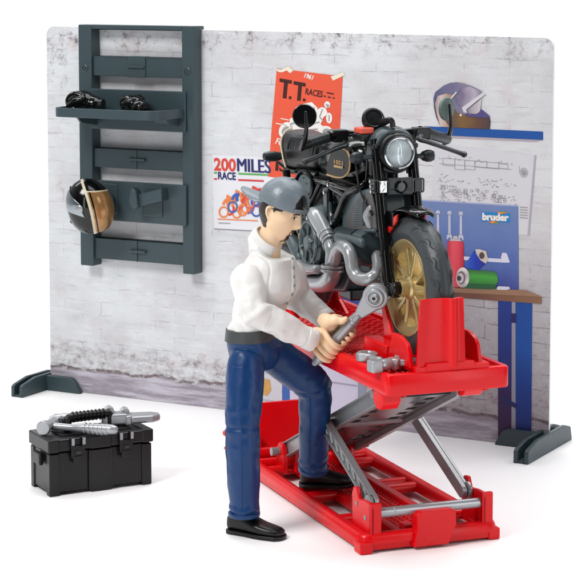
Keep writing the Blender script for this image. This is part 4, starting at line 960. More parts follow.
# tank
rg = []
for x, hw_, z0_, z1_ in ((-6.9, .42, 10.5, 11.25), (-6.6, .55, 10.42, 11.45), (-6.0, .72, 10.38, 11.66), (-5.2, .86, 10.32, 11.82), (-4.4, .93, 10.30, 11.9), (-3.7, .90, 10.34, 11.86), (-3.1, .74, 10.48, 11.72), (-2.75, .50, 10.7, 11.5)):
    rg.append(sup((x, 0, (z0_+z1_)/2), (0, 1, 0), (0, 0, 1), hw_, (z1_-z0_)/2, 2.9, 36))
bm = NB(); loft(bm, rg); tk = obj('fuel_tank', bm, BLK, bike, ang=45); ss = tk.modifiers.new('s', 'SUBSURF'); ss.levels = ss.render_levels = 1
# side panel with gold line and writing
pc = [K(329, 159, -.93), K(331.5, 150, -.95), K(340, 147.5, -.95), K(347.5, 151, -.93), K(350.4, 159, -.93), K(349.4, 170, -.95), K(344.5, 176.4, -.95), K(337, 177.4, -.95), K(327, 174.6, -.95), K(325.8, 167, -.95)]
bm = NB(); prism(bm, [(p.x, -.86, p.z) for p in pc], (0, -.09, 0)); tp = obj('tank_panel', bm, plastic('tank black', (9, 9, 10), .22, bump=0, spec=.15), tk, bevel=.03)
bm = NB(); tube(bm, [(p.x, -.955, p.z) for p in pc[2:9]], .028, 8, 6, up=(0, 1, 0), flat=1); obj('gold_line', bm, GLDP, tk)
def tq(u, v): p = K(u, v, -.965); return Vector((p.x, -.965, p.z))
text_on('tank_writing', '1053', tq(334, 163.6), tq(343.4, 165.4), tq(334, 159.6), GLDP, tk, offset=.03)
text_on('tank_writing', 'LEMANS'[:0]+'OHCS', tq(334, 167.8), tq(343.4, 169.6), tq(334, 164.6), GLDP, tk, offset=.03) if 0 else None
bm = NB(); a_, b_, c_ = tq(334, 167.2), tq(343.2, 168.8), tq(343.2, 166.4); d_ = tq(334, 164.8); prism(bm, [a_, b_, c_, d_], (0, -.01, 0)); obj('badge_bar', bm, GLDP, tk)
bm = NB(); tube(bm, [(-4.2, -.3, 11.86), (-4.2, -.3, 11.98)], .2, 20); obj('filler_cap', bm, CHR, tk)
# seat
rg = []
for x, hw_, z0_, z1_ in ((-10.35, .30, 10.75, 11.15), (-10.2, .50, 10.45, 11.42), (-9.8, .62, 10.3, 11.60), (-9.3, .68, 10.25, 11.66), (-8.6, .70, 10.28, 11.60), (-7.8, .68, 10.35, 11.52), (-7.0, .62, 10.45, 11.50), (-6.5, .52, 10.55, 11.48)):
    rg.append(sup((x, 0, (z0_+z1_)/2), (0, 1, 0), (0, 0, 1), hw_, (z1_-z0_)/2, 3.2, 36))
bm = NB(); loft(bm, rg); se = obj('seat', bm, BLKM, bike, ang=45); ss = se.modifiers.new('s', 'SUBSURF'); ss.levels = ss.render_levels = 1
bm = NB()
for i in range(11):
    x = -8.9+.22*i; tube(bm, [(x-.02, -.70+.012*i, 11.02), (x+.05, -.69+.012*i, 11.22), (x+.15, -.60+.01*i, 11.42), (x+.22, -.4, 11.53)], .035, 8, 4)
obj('seat_rib', bm, DKG, se)
bm = NB(); tube(bm, [(-9.55, -.30, 11.66), (-9.6, -.52, 11.55), (-9.58, -.69, 11.2), (-9.35, -.70, 10.7), (-9.2, -.66, 10.38)], .03, 8, 5); obj('cream_line', bm, CREAM, se)
bm = NB(); prism(bm, [(-10.4, -.5, 10.35), (-9.0, -.62, 10.2), (-6.6, -.62, 10.3), (-6.6, .62, 10.3), (-9.0, .62, 10.2), (-10.4, .5, 10.35)], (0, 0, .14)); obj('seat_base', bm, BLK, bike, bevel=.05)
# rear race plate
bm = NB(); c_ = K(305.5, 185, -.86); lathe(bm, [(0, 0), (.34, 0), (.36, .03), (.34, .06), (0, .06)], c_, (.15, -1, 0), 32, squash=1.2); sd = obj('side_disc', bm, ENG, bike)
bm = NB(); lathe(bm, [(.42, -.03), (.50, -.02), (.50, .08), (.44, .1)], c_, (.15, -1, 0), 32, closed=True, squash=1.2); obj('disc_ring', bm, BLK, sd)
bm = NB()
for a in range(5): lathe(bm, [(.028, 0), (.028, .02), (0, .02)], c_+Vector((.22*cos(a*1.25+.3), -.06, .24*sin(a*1.25+.3))), (.0, -1, 0), 8)
split(obj('disc_hole', bm, BLKM, sd))
# frame
bm = NB()
def ft(pts, r=.11): tube(bm, pts, r, 12, 5, 'round')
for s in (-1, 1):
    f_ = lambda u, v, y: (lambda p: Vector((p.x, p.y*(1 if s < 0 else -1), p.z)))(K(u, v, y))
    ft([f_(371, 180, -.35), f_(360, 187, -.7), f_(347, 194, -.82), f_(341, 207, -.85), f_(333, 228, -.85)], .115)
    ft([f_(372, 176, -.3), f_(352, 189, -.72), f_(330, 184, -.8), f_(318, 181, -.75), f_(300, 178, -.6)], .085)
    ft([f_(329, 183, -.8), f_(329.5, 200, -.85), f_(330, 226, -.85)], .10)
    ft([f_(330, 187, -.8), f_(346, 196, -.82)], .09)
    ft([f_(320, 184, -.7), f_(310, 205, -.75), f_(302, 228, -.75)], .09)
    ft([f_(315, 186, -.7), f_(306, 203, -.7), f_(296, 214, -.7)], .08)
split(obj('frame_tube', bm, BLK, bike))
bm = NB(); tube(bm, [(-1.7, 0, 10.2), (-2.05, 0, 12.0)], .2, 16); obj('headstock', bm, BLKM, bike)
bm = NB(); prism(bm, [K(322.5, 188, -.92), K(327, 187, -.92), K(329, 205, -.92), K(331, 226, -.92), K(326, 226, -.92), K(323, 206, -.92)], (0, .12, 0)); pv = obj('frame_plate', bm, ENG, bike, bevel=.04)
bm = NB(); prism(bm, [K(334, 194, -.6), K(343, 196, -.6), K(339.5, 204, -.6)], (0, .1, 0)); obj('frame_gusset', bm, ENG, bike, bevel=.02)
bm = NB()
for u, v in ((328.5, 184.5), (331.8, 214), (331.8, 223), (307.6, 218), (324.5, 192)):
    lathe(bm, [(.07, 0), (.07, .04), (.03, .06), (0, .06)], K(u, v, -.95), (0, -1, 0), 10)
split(obj('frame_bolt', bm, CHR, bike))
# oil cooler / airbox side
oc = [K(u_, v_, -.74) for u_, v_ in ((349, 198), (357.5, 191), (370, 187.5), (373, 200), (375, 229), (374, 233), (345, 232.6), (341.5, 228), (342, 214))]
bm = NB(); prism(bm, oc, (0, 1.48, 0)); ob_ = obj('cooler_housing', bm, ENG, bike, bevel=.08, seg=3)
ip = [K(354, 204, -.76), K(360, 196, -.76), K(371, 191.5, -.76), K(374.6, 208, -.76), K(376.4, 228.6, -.76), K(346.5, 230.2, -.76), K(346.6, 219, -.76)]
bm = NB(); prism(bm, ip, (0, .06, 0)); obj('cooler_face', bm, RADM, ob_, bevel=.02)
bm = NB()
for i in range(11):
    v = 202.5+2.3*i; u0 = 355-.25*i if i > 3 else 357-.6*i; a_, b_ = K(u0, v, -.79), K(363.5-.1*i, v-.4, -.79); tube(bm, [a_, b_], .022, 6)
tube(bm, [K(366, 199, -.79), K(363, 226, -.79)], .02, 6)
obj('cooler_slat', bm, ENG, ob_)
bm = NB(); tube(bm, [K(370.5, 208, -.76), K(368, 216, -.76), K(370, 226, -.76)], [.1, .16, .1], 10, 4, 'round'); obj('cooler_spout', bm, SILD, ob_)
# front of the cooler seen between the fork legs
bm = NB(); box(bm, (-2.0, -.52, 8.9), (-1.75, .52, 10.15)); fr = obj('front_cooler', bm, ENG, bike, bevel=.05)
bm = NB()
for i in range(11): box(bm, (-1.76, .0, 9.0+.1*i), (-1.72, .42, 9.04+.1*i))
obj('cooler_fin', bm, DKG, fr)
bm = NB(); prism(bm, [(-1.74, -.4, 9.1), (-1.74, -.1, 9.7), (-1.74, -.2, 9.8), (-1.74, -.45, 9.5)], (.06, 0, 0)); obj('cooler_strut', bm, SILD, fr, bevel=.02)
# engine
bm = NB(); prism(bm, [(-7.6, 0, 7.1), (-7.8, 0, 8.3), (-7.0, 0, 9.3), (-5.9, 0, 9.5), (-5.0, 0, 9.0), (-3.6, 0, 8.6), (-3.3, 0, 7.6), (-3.9, 0, 6.9), (-6.0, 0, 6.6)], (0, .7, 0)); prism(bm, [(-7.6, 0, 7.1), (-7.8, 0, 8.3), (-7.0, 0, 9.3), (-5.9, 0, 9.5), (-5.0, 0, 9.0), (-3.6, 0, 8.6), (-3.3, 0, 7.6), (-3.9, 0, 6.9), (-6.0, 0, 6.6)], (0, -.7, 0))
en = obj('engine', bm, ENG, bike, bevel=.1, seg=3)
c_ = K(308.5, 243, -1.0)
bm = NB(); lathe(bm, [(0, .0), (.74, .0), (.94, -.06), (1.0, -.2), (1.0, -.42), (0, -.42)], c_, (0, -1, 0), 40, squash=1.0); cv = obj('clutch_cover', bm, DKG, en, ang=30)
bm = NB(); lathe(bm, [(.62, .0), (.66, .06), (.72, .06), (.76, .0)], c_, (0, -1, 0), 40, closed=True); lathe(bm, [(.0, .1), (.2, .1), (.26, .05), (.28, 0), (0, 0)][::-1], c_, (0, -1, 0), 24)
obj('cover_ring', bm, ENG, cv)
bm = NB()
for k in range(9):
    a = 2*pi*k/9; lathe(bm, [(.07, 0), (.07, .06), (.04, .08), (0, .08)], c_+Vector((.86*cos(a), -.02, .86*sin(a))), (0, -1, 0), 10)
for k in range(6):
    a = 2*pi*k/6+.3; tube(bm, [c_+Vector((.3*cos(a), -.04, .3*sin(a))), c_+Vector((.6*cos(a), -.04, .6*sin(a)))], .05, 6)
split(obj('cover_bolt', bm, ENG, cv))
for k in range(1):
    bm = NB(); ax_ = (K(380, 250, -.5)-K(340, 243, -.5)).normalized()
    a0 = K(336, 242, -.55); L0 = 2.9
    prof = [(0, 0), (.50, 0), (.52, .1), (.52, .7)]
    h_ = .75
    for i in range(9): prof += [(.60, h_), (.60, h_+.07), (.48, h_+.08), (.48, h_+.16)]; h_ += .17
    prof += [(.56, h_), (.58, h_+.5), (.5, h_+.62), (0, h_+.64)]
    lathe(bm, prof, a0, ax_, 28); obj('front_cylinder', bm, ENG, en, ang=30)
bm = NB(); tube(bm, [(-5.3, 0, 9.2), (-5.1, 0, 10.1)], .62, 24); tube(bm, [(-5.35, 0, 9.4), (-5.33, 0, 9.45)], .75, 24); tube(bm, [(-5.3, 0, 9.6), (-5.28, 0, 9.65)], .75, 24); tube(bm, [(-5.24, 0, 9.8), (-5.22, 0, 9.85)], .75, 24); obj('rear_cylinder', bm, ENG, en)
bm = NB(); box(bm, (-3.9, -.75, 8.6), (-2.9, .6, 8.95)); tube(bm, [K(340, 238, -1.05), K(352, 240, -1.05), K(362, 243, -1.0)], [.2, .16, .16], 12, 4, 'round'); obj('inlet', bm, ENG, en, bevel=.05)
# exhaust
ex = [];
bm = NB(); p_ = [K(313.5, 213.5, -1.12), K(317, 217.5, -1.15), K(325, 232, -1.15), K(327.5, 238, -1.15)]
tube(bm, p_, [.22, .265, .245, .215], 24, 4, 'round'); ex1 = obj('exhaust', bm, SIL, bike, ang=50)
bm = NB(); tube(bm, [K(324.6, 232.2, -1.15), K(328.6, 239.2, -1.15)], [.265, .24], 24); tube(bm, [K(326.2, 235, -1.15), K(326.8, 236, -1.15)], .275, 24); tube(bm, [K(329, 240, -1.15), K(329.8, 241.6, -1.15)], .235, 24); obj('exhaust_collar', bm, SIL, ex1)
bm = NB(); tube(bm, [K(328, 239, -1.15), K(331.5, 249, -1.15), K(332.5, 258, -1.12), K(333, 268, -1.1), K(331.5, 277, -1.05), K(324, 283.5, -1.0), K(311, 283, -.95), K(303, 277, -.9), K(299, 268, -.85)], [.19, .20, .235, .27, .28, .28, .25, .22, .2], 24, 6, 'round'); obj('rear_pipe', bm, SIL, ex1)
bm = NB(); tube(bm, [K(333, 266, -1.12), K(335, 258, -1.18), K(337.5, 250, -1.25), K(342, 246.2, -1.32), K(348, 250, -1.35), K(351, 259, -1.34), K(353, 270, -1.3), K(358, 277.5, -1.22), K(366, 279.5, -1.1), K(373, 277, -.95), K(377, 271, -.75), K(378, 264, -.6), K(377, 256, -.5)], [.21, .205, .205, .205, .205, .205, .205, .205, .20, .2, .18, .18, .18], 24, 6, 'round'); obj('front_pipe', bm, SIL, ex1)
bm = NB(); tube(bm, [K(325.5, 265.5, -1.1), K(341, 264.8, -1.14)], .05, 8) if 0 else None
lathe(bm, [(.36, -.05), (.38, -.02), (.38, .02), (.36, .05), (.33, .05), (.33, -.05)], K(333, 266, -1.11), (0, 0, 1), 28, closed=True, squash=1.12); lathe(bm, [(.36, -.05), (.38, -.02), (.38, .02), (.36, .05), (.33, .05), (.33, -.05)], K(332.8, 270, -1.11), (0, 0, 1), 28, closed=True, squash=1.12); obj('pipe_clamp', bm, SIL, ex1)
bm = NB(); tube(bm, [(-7.4, -.85, 6.9), (-8.6, -.95, 6.9), (-10.2, -1.05, 7.6)], [.3, .38, .34], 24, 5); obj('silencer', bm, SIL, ex1)
# footrest and lower bits
bm = NB(); tube(bm, [K(300, 262, -1.0), K(305, 267, -1.15), K(318, 268.5, -1.35)], [.12, .11, .12], 12, 4, 'round', up=(0, 0, 1), flat=1.8); obj('footrest', bm, SILD, bike)
bm = NB(); tube(bm, [K(305, 272, -1.1), K(312, 270.5, -1.25), K(317.5, 270.5, -1.3)], .12, 10, 4, 'round', up=(0, 0, 1), flat=1.5); obj('brake_pedal', bm, SILD, bike)
bm = NB(); tube(bm, [K(290, 236, -.9), K(297, 250, -.95), K(301, 262, -.95), K(296, 275, -.9)], [.2, .22, .2, .2], 14, 5, 'round'); obj('swingarm_pivot', bm, ENG, bike)
for s in (-1, 1):
    bm = NB(); tube(bm, [(-6.6, .72*s, 7.6), (-9.06, .74*s, 7.6)], [.26, .2], 14, cap='round', up=(0, 0, 1), flat=.6); obj('swingarm', bm, BLKM, bike)
    bm = NB(); tube(bm, [(-7.9, .82*s, 8.0), (-8.7, .82*s, 10.3)], .13, 12); 
    for i in range(9): q_ = Vector((-8.0, .82*s, 8.4)).lerp(Vector((-8.55, .82*s, 9.95)), i/8); tube(bm, [q_, q_+Vector((-.025, 0, .07))], .23, 16)
    obj('shock_absorber', bm, BLK, bike)
bm = NB(); tube(bm, [(-9.06, -.8, 7.6), (-9.06, .8, 7.6)], .13, 16); obj('rear_axle', bm, BLKM, bike)
bm = NB(); prism(bm, [(-10.3, -.1, 10.7), (-10.9, -.1, 10.3), (-10.8, -.1, 9.4), (-10.7, -.1, 9.4), (-10.7, -.1, 10.2), (-10.2, -.1, 10.4)], (0, .2, 0)); obj('tail_bracket', bm, BLKM, bike)
bm = NB(); box(bm, (-8.7, -.5, 9.2), (-5.7, .5, 10.45)); obj('battery_box', bm, BLKM, bike, bevel=.08)
bm = NB(); box(bm, (-4.6, -.6, 6.65), (-3.6, .6, 7.0)); box(bm, (-5.6, -.5, 9.3), (-3.4, .5, 10.4)); split(obj('lower_block', bm, BLKM, bike, bevel=.06))
#PART5
# ---------------------------------------------------------------- the mechanic
MO = Vector((-1.1, 60.2, 0))
man = thing('person', MO, 0, 'mechanic in white shirt, blue trousers and backwards grey cap, stepping onto the red lift', 'person')
def mw(p): return Vector(p)-MO
def displace(me, fn):
    me.update(); out = [v.co+v.normal*fn(v.co) for v in me.vertices]
    for v, c in zip(me.vertices, out): v.co = c
def sst(a, b, x):
    t = max(0, min(1, (x-a)/(b-a))); return t*t*(3-2*t)
def proj_seg(p, a, b):
    d_ = b-a; t = (p-a).dot(d_)/d_.length_squared; return t, (p-(a+d_*t)).length
# wrench line
W0 = atY(319.5, 358, 59.75); W1 = atY(376.2, 296.3, 59.0); wa = (W1-W0).normalized()
wn = (C0-W0).normalized(); wn = (wn-wa*wn.dot(wa)).normalized(); wc = wa.cross(wn).normalized()
if wc.x < 0: wc = -wc                           # to the right in the picture, across the handle
Sr, Er, Wr = Vector((-1.36, 59.30, 7.72)), atY(254, 311, 58.75), atY(313, 341, 59.35)
Sl, El, Wl = Vector((-.05, 61.0, 7.62)), atY(296, 296, 61.5), atY(327, 320, 60.75)
HR, KR, AR = Vector((-1.40, 59.45, 5.45)), Vector((-1.50, 58.95, 3.35)), Vector((-1.46, 58.85, .75))
HL, KL, AL = Vector((-.72, 60.50, 5.35)), atY(315.5, 386, 60.85), atY(313.5, 462, 61.65)
CH = Vector((-.72, 60.12, 7.45)); BE_ = Vector((-1.27, 60.02, 6.05)); NK = atY(269, 240, 60.0); HD = atY(280.5, 210.5, 59.85)
# head frame
hf = Vector((cos(radians(-24))*cos(radians(-19)), sin(radians(-24))*cos(radians(-19)), sin(radians(-19)))); hl = Vector((0, 0, 1)).cross(hf).normalized(); hu = hf.cross(hl).normalized()
HS = 1.08
def g2(a, b, s, t=None): return math.exp(-(a*a)/(s*s)-(b*b)/((t or s)**2))
def headp(f, l, u, off=0.0):
    lo = max(0, -u); hi = max(0, u)
    x = f*.585; y = l*.50*(1-.20*lo**1.5); z = u*(.83 if u > 0 else .83+.07*lo)
    if f < 0: x *= (1-.38*sst(.15, .85, lo)); 
    if f > 0: x *= (1+.06*sst(.2, .8, lo))
    if f > 0:
        al = abs(l)
        x += .165*g2(l, u+.26, .13, .13)+.085*g2(l, u+.06, .11, .18)                   # nose
        x += .030*g2(l, u+.36, .30, .09)                                               # nostrils
        x += .045*g2(al-.30, u-.15, .30, .08)                                          # brow
        x -= .050*g2(al-.34, u-.015, .16, .09)                                         # sockets
        x += .045*g2(l, u+.49, .20, .045)+.050*g2(l, u+.60, .17, .05)-.030*g2(l, u+.545, .2, .02)   # lips
        x += .075*g2(l, u+.80, .26, .13)-.02*g2(l, u+.68, .22, .05)                    # chin
        y += (1 if l > 0 else -1)*.030*g2(al-.72, u+.18, .25, .16)                     # cheekbones
        y -= (1 if l > 0 else -1)*.030*g2(al-.62, u+.52, .22, .2)
    p = Vector((x, y, z)); d_ = Vector((f/.58, l/.5, u/.83)).normalized()
    p = p+d_*off
    return HD+(hf*p.x+hl*p.y+hu*p.z)*HS
def shell(cond, off, nu=200, nv=150):
    bm = NB(); vs_ = {}
    def V_(i, j):
        i %= nu
        if (i, j) not in vs_:
            th = pi*j/nv; ph = 2*pi*i/nu; vs_[(i, j)] = bm.verts.new(mw(headp(sin(th)*cos(ph), sin(th)*sin(ph), cos(th), off)))
        return vs_[(i, j)]
    for j in range(1, nv-1):
        for i in range(nu):
            th = pi*(j+.5)/nv; ph = 2*pi*(i+.5)/nu
            if cond(sin(th)*cos(ph), sin(th)*sin(ph), cos(th)): bm.faces.new((V_(i, j), V_(i, j+1), V_(i+1, j+1), V_(i+1, j)))
    return bm
def hand(bm, wrist, ax, out, side, across, s0, k=.84, endc=1.0, thb=1.0):
    """fist closed on the handle: ax along the handle, out = direction the knuckles face, across = where fingertips end"""
    R = .27
    def hp(al, t, rad): return W0+wa*t+(across*cos(al)+out*sin(al))*rad
    lens = (.16, .17, .15, .12)
    for i in range(4):
        t = s0+(.235*k*(1.5-i))
        th = (.104*k, .110*k, .106*k, .094*k)[i]
        kn = hp(radians(158+4*i), t, .44)
        tube(bm, [hp(radians(180), t*.6+s0*.4, .56), kn, hp(radians(118), t, .35), hp(radians(70), t-.01, .315), hp(radians(18), t-.015, .28), hp(radians(-28*endc), t-.02, .26), hp(radians((-62-6*i)*endc), t-.02, .22)], [th*1.05, th*1.1, th*1.04, th*1.06, th, th*.98, th*.86], 12, 5, 'round')
    pc_ = hp(radians(168), s0, .58)
    # palm
    M_ = Matrix((across, wa, out)).transposed()
    ell(bm, hp(radians(172), s0, .46), (.22, .46*k, .22), M_)
    tube(bm, [wrist, wrist.lerp(hp(radians(180), s0-.08, .75), .6), hp(radians(178), s0, .56)], [.215, .22, .25], 16, 4, 'round', up=wa, flat=.85)
    # thumb: leaves the side of the palm, lies along the handle on the other side
    tb = hp(radians(200), s0+.24, .46)
    tube(bm, [hp(radians(188), s0+.02, .52), tb, hp(radians(200+28*thb), s0+.36, .33), hp(radians(205+63*thb), s0+.42, .29), hp(radians(208+97*thb), s0+.42+.14*(1-thb), .28)], [.14, .13, .115, .105, .085], 12, 5, 'round')
bm = NB()
nu, nv = 120, 90
rws = [[bm.verts.new(headp(sin(pi*j/nv)*cos(2*pi*i/nu), sin(pi*j/nv)*sin(2*pi*i/nu), cos(pi*j/nv))) for i in range(nu)] for j in range(1, nv)]
for a, b in zip(rws, rws[1:]):
    for i in range(nu): bm.faces.new((a[i], b[i], b[(i+1) % nu], a[(i+1) % nu]))
bm.faces.new(rws[0]); bm.faces.new(rws[-1][::-1])
for s in (-1, 1):                               # ears
    e0 = HD+hl*(s*.475)-hf*.10-hu*.04
    M_ = Matrix((hf, hl*s, hu)).transposed()
    M_ = M_ @ Matrix.Rotation(radians(-14), 3, 'Z') @ Matrix.Rotation(radians(8), 3, 'Y')
    pts_ = [(.02, .0, -.20), (-.08, .07, -.08), (-.14, .10, .06), (-.10, .10, .17), (.02, .08, .20), (.09, .05, .12), (.07, .03, .02)]
    tube(bm, [e0+M_ @ Vector(p_) for p_ in pts_], [.045, .042, .042, .045, .042, .035, .025], 8, 5, 'round')
    ell(bm, e0+M_ @ Vector((-.02, .015, -.01)), (.11, .05, .17), M_, 16, 10)
    ell(bm, e0+M_ @ Vector((.02, .03, -.17)), (.05, .04, .06), M_, 12, 8)
tube(bm, [HD-hu*.35-hf*.12, NK.lerp(HD, .35), NK, NK.lerp(CH, .35)], [.40, .37, .36, .36], 24, 5, 'round')
tube(bm, [NK.lerp(CH, .6), CH, CH.lerp(BE_, .5), BE_], [.40, .70, .62, .52], 24, 5, 'round')
tube(bm, [Sr, Er, Wr], [.36, .27, .215], 16, cap='round'); tube(bm, [Sl, El, Wl], [.36, .27, .215], 16, cap='round')
tube(bm, [CH+Vector((0, 0, .3)), Sr], [.4, .34], 16, cap='round'); tube(bm, [CH+Vector((0, 0, .3)), Sl], [.4, .34], 16, cap='round')
for H_, K_, A_ in ((HR, KR, AR), (HL, KL, AL)):
    tube(bm, [BE_.lerp(H_, .5)+Vector((.05, .05, -.2)), H_.lerp(K_, .2), K_, A_], [.34, .40, .36, .26], 16, cap='round')
b2 = NB(); hand(b2, Wr, wa, wn, 1, wc, .50); tube(b2, [Er.lerp(Wr, .8), Wr], [.22, .22], 16)
hand(b2, Wl, wa, -wn, -1, wc, 1.05, .80, .25, .12); tube(b2, [El.lerp(Wl, .8), Wl], [.22, .22], 16)
for v in bm.verts: v.co = mw(v.co)
for v in b2.verts: v.co = mw(v.co)
me_a = remesh(bm, .024, 1, .4); me_b = remesh(b2, .012, 2, .5)
bm = NB(); bm.from_mesh(me_a); bm.from_mesh(me_b)
body = obj('body', bm, SKIN, man, ang=180)
# nails
bm = NB()
# eyes, brows, beard
def eye(s):
    c_ = [(.0, .0)]
    bm = shell(lambda f, l, u: f > 0 and ((l-s*.33)/.13)**2+((u-.0)/.056)**2 < 1, .012, 400, 300); e_ = obj('eye', bm, EYEW, man)
    bm = shell(lambda f, l, u: f > 0 and ((l-s*.32)/.050)**2+((u-.0)/.056)**2 < 1, .018, 400, 300); obj('iris', bm, EYEB, e_)
    bm = shell(lambda f, l, u: f > 0 and abs(l-s*.34) < .13 and abs(u-.048+.9*(abs(l)-.33)**2) < .010, .020, 400, 300); obj('eyelid', bm, HAIR, e_)
    bm = shell(lambda f, l, u: f > 0 and abs(l-s*.35) < .19 and abs(u-.155+.8*(abs(l)-.32)**2) < .024, .022, 400, 300); obj('eyebrow', bm, HAIR, man)
eye(-1); eye(1)
def beard(f, l, u):
    if f <= 0: return False
    al = abs(l)
    if al < .20 and -.475 < u < -.415 and (al > .02 or u > -.45): return True
    if .15 < al < .215 and -.62 < u <= -.44: return al < .215-.15*max(0, -.54-u)
    if al < .23-.5*max(0, -.72-u) and -.92 < u < -.62: return True
    return False
obj('goatee', shell(beard, .016, 300, 220), GOAT, man)
def hairc(f, l, u):
    al = abs(l)
    if u > .80: return False
    if f < -.30: return u > -.66+.1*al
    if -.30 <= f < -.02: return u > .10 or (f < -.24 and u > -.4)
    if f < .42: return u > .09+.12*f or u > .02+1.2*abs(f-.03)
    return u > .30
ho = obj('hair', shell(hairc, .03, 320, 240), HAIR, man); sm = ho.modifiers.new('thick', 'SOLIDIFY'); sm.thickness = .045; sm.offset = -1
# cap, brim to the back
def capp(f, l, u, off=0): 
    s_ = (1+off)
    z = .22+(.79*u if u >= 0 else .25*u)
    return HD+hf*((f*.76+.02)*s_)+hl*(l*.64*s_)+hu*(z+off*.5)
bm = NB(); nu, nv = 96, 40; vv = {}
def cV(i, j):
    i %= nu
    if (i, j) not in vv:
        e_ = pi/2*j/nv; a_ = 2*pi*i/nu; k_ = 1+.012*cos(6*a_+pi)*cos(e_); vv[(i, j)] = bm.verts.new(mw(capp(cos(e_)*cos(a_)*k_, cos(e_)*sin(a_)*k_, sin(e_)**.92)))
    return vv[(i, j)]
for j in range(nv-1):
    for i in range(nu):
        a_ = 2*pi*(i+.5)/nu; a_ = a_-2*pi if a_ > pi else a_; e_ = pi/2*(j+.5)/nv
        if ((a_+.20)/.56)**2+((e_)/.68)**2 < 1 and e_ > .07: continue
        bm.faces.new((cV(i, j), cV(i+1, j), cV(i+1, j+1), cV(i, j+1)))
bm.faces.new([cV(i, nv-1) for i in range(nu)])
cap_ = obj('cap', bm, CAP, man, ang=70); sm = cap_.modifiers.new('thick', 'SOLIDIFY'); sm.thickness = .07; sm.offset = .2; bv = cap_.modifiers.new('b', 'BEVEL'); bv.width = .015; bv.segments = 2; bv.limit_method = 'ANGLE'
bm = NB()
for k in range(6):
    a_ = pi/6+pi/3*k
    if k in (0, 5): pts_ = [mw(capp(cos(e_)*cos(a_), cos(e_)*sin(a_), sin(e_)**.92, .030)) for e_ in [pi/2*q/14 for q in range(5, 14)]]
    else: pts_ = [mw(capp(cos(e_)*cos(a_), cos(e_)*sin(a_), sin(e_)**.92, .030)) for e_ in [pi/2*q/14 for q in range(0, 14)]]
    tube(bm, pts_, .024, 8)
obj('cap_seam', bm, CAP, cap_)
bm = NB(); ell(bm, mw(capp(0, 0, 1.0, .05)), (.10, .10, .06)); obj('cap_button', bm, CAP, cap_)
bm = NB(); pts_ = [mw(capp(cos(2*pi*q/60), sin(2*pi*q/60), 0.01, .02)) for q in range(61)]; tube(bm, pts_, .040, 8); obj('cap_band', bm, CAP, cap_)
bm = NB(); pts_ = [mw(capp(cos(a_)*1.03, sin(a_)*1.03, .07, .015)) for a_ in [-.70+1.40*q/12 for q in range(13)]]; tube(bm, pts_, .055, 8, cap='round', up=hu, flat=.6); b0 = mw(capp(cos(-.25)*1.05, sin(-.25)*1.05, .07, .03)); obj('cap_strap', bm, CAP, cap_)
bm = NB()
for k in range(5):
    a_ = pi/3*k+pi/3; tube(bm, [mw(capp(cos(.95)*cos(a_), cos(.95)*sin(a_), sin(.95), .0)), mw(capp(cos(.95)*cos(a_), cos(.95)*sin(a_), sin(.95), .03))], .025, 8)
obj('cap_eyelet', bm, DKG, cap_)
bm = NB(); rows = []
for q in range(9):
    t = q/8; row = []
    for k in range(17):
        l_ = (-1+2*k/16); edge = sqrt(max(0, 1-(l_*.93)**2)); x = .02-(.72*sqrt(max(0, 1-(l_*.80)**2)))-t*.74*edge; row.append(mw(HD+hf*x+hl*(l_*.52)+hu*(.22-.10*l_*l_*(.4+t)-.02*t)))
    rows.append(row)
R2 = [[bm.verts.new(p) for p in r] for r in rows]
for a, b in zip(R2, R2[1:]):
    for k in range(16): bm.faces.new((a[k], a[k+1], b[k+1], b[k]))
br = obj('cap_brim', bm, CAP, cap_, ang=60); sm = br.modifiers.new('thick', 'SOLIDIFY'); sm.thickness = .07; sm.offset = 0; bv = br.modifiers.new('b', 'BEVEL'); bv.width = .025; bv.segments = 3; bv.limit_method = 'ANGLE'
# shirt
bf = Vector((.84, -.54, 0)).normalized(); bl_ = Vector((.54, .84, 0)).normalized()   # torso front, torso left
bm = NB()
ca_ = (bf*.80-Vector((0, 0, .60))).normalized(); cn_ = bl_.cross(ca_).normalized(); cn_ = cn_ if cn_.z > 0 else -cn_; CL_ = atY(266.5, 240.5, 60.0)
def tr(c, a, b, n=36, e=2.3, tilt=0): return sup(c, bf+Vector((0, 0, tilt)), bl_, a, b, e, n)
lean = (CH-BE_)
rings = [tr(BE_+Vector((0, 0, -.10)), .62, .74), tr(BE_+Vector((.02, 0, .10)), .66, .78), tr(BE_.lerp(CH, .3), .70, .82), tr(BE_.lerp(CH, .65)+bf*.02, .80, .92), tr(CH+bf*.05, .86, 1.02, tilt=-.1), tr(CH+Vector((0, 0, .32))+bf*.05, .82, 1.06, tilt=-.2), tr(CH+Vector((.0, 0, .62))+bf*.05, .72, .98, tilt=-.05), tr(CH+Vector((.02, 0, .92))+bf*.10, .62, .76, tilt=-.12), sup(CL_-cn_*.22, ca_, bl_, .53, .50, 2.2, 36), sup(CL_-cn_*.06, ca_, bl_, .47, .42, 2.1, 36), sup(CL_+cn_*.06, ca_, bl_, .46, .40, 2.1, 36)]
loft(bm, rings)
tube(bm, [Sr+Vector((.12, .12, .10)), Sr, Sr.lerp(Er, .5), Er, Er.lerp(Wr, .30), Er.lerp(Wr, .62), Er.lerp(Wr, .90), Wr], [.46, .52, .48, .45, .43, .39, .33, .325], 28, 5, 'flat')
tube(bm, [Sl-Vector((.1, .1, -.05)), Sl, Sl.lerp(El, .5), El, El.lerp(Wl, .30), El.lerp(Wl, .62), El.lerp(Wl, .9), Wl], [.42, .48, .46, .43, .42, .38, .33, .325], 28, 5, 'flat')
ell(bm, Er, (.45, .45, .45)); ell(bm, El, (.43, .43, .43)); ell(bm, Sr, (.52, .52, .52))
for v in bm.verts: v.co = mw(v.co)
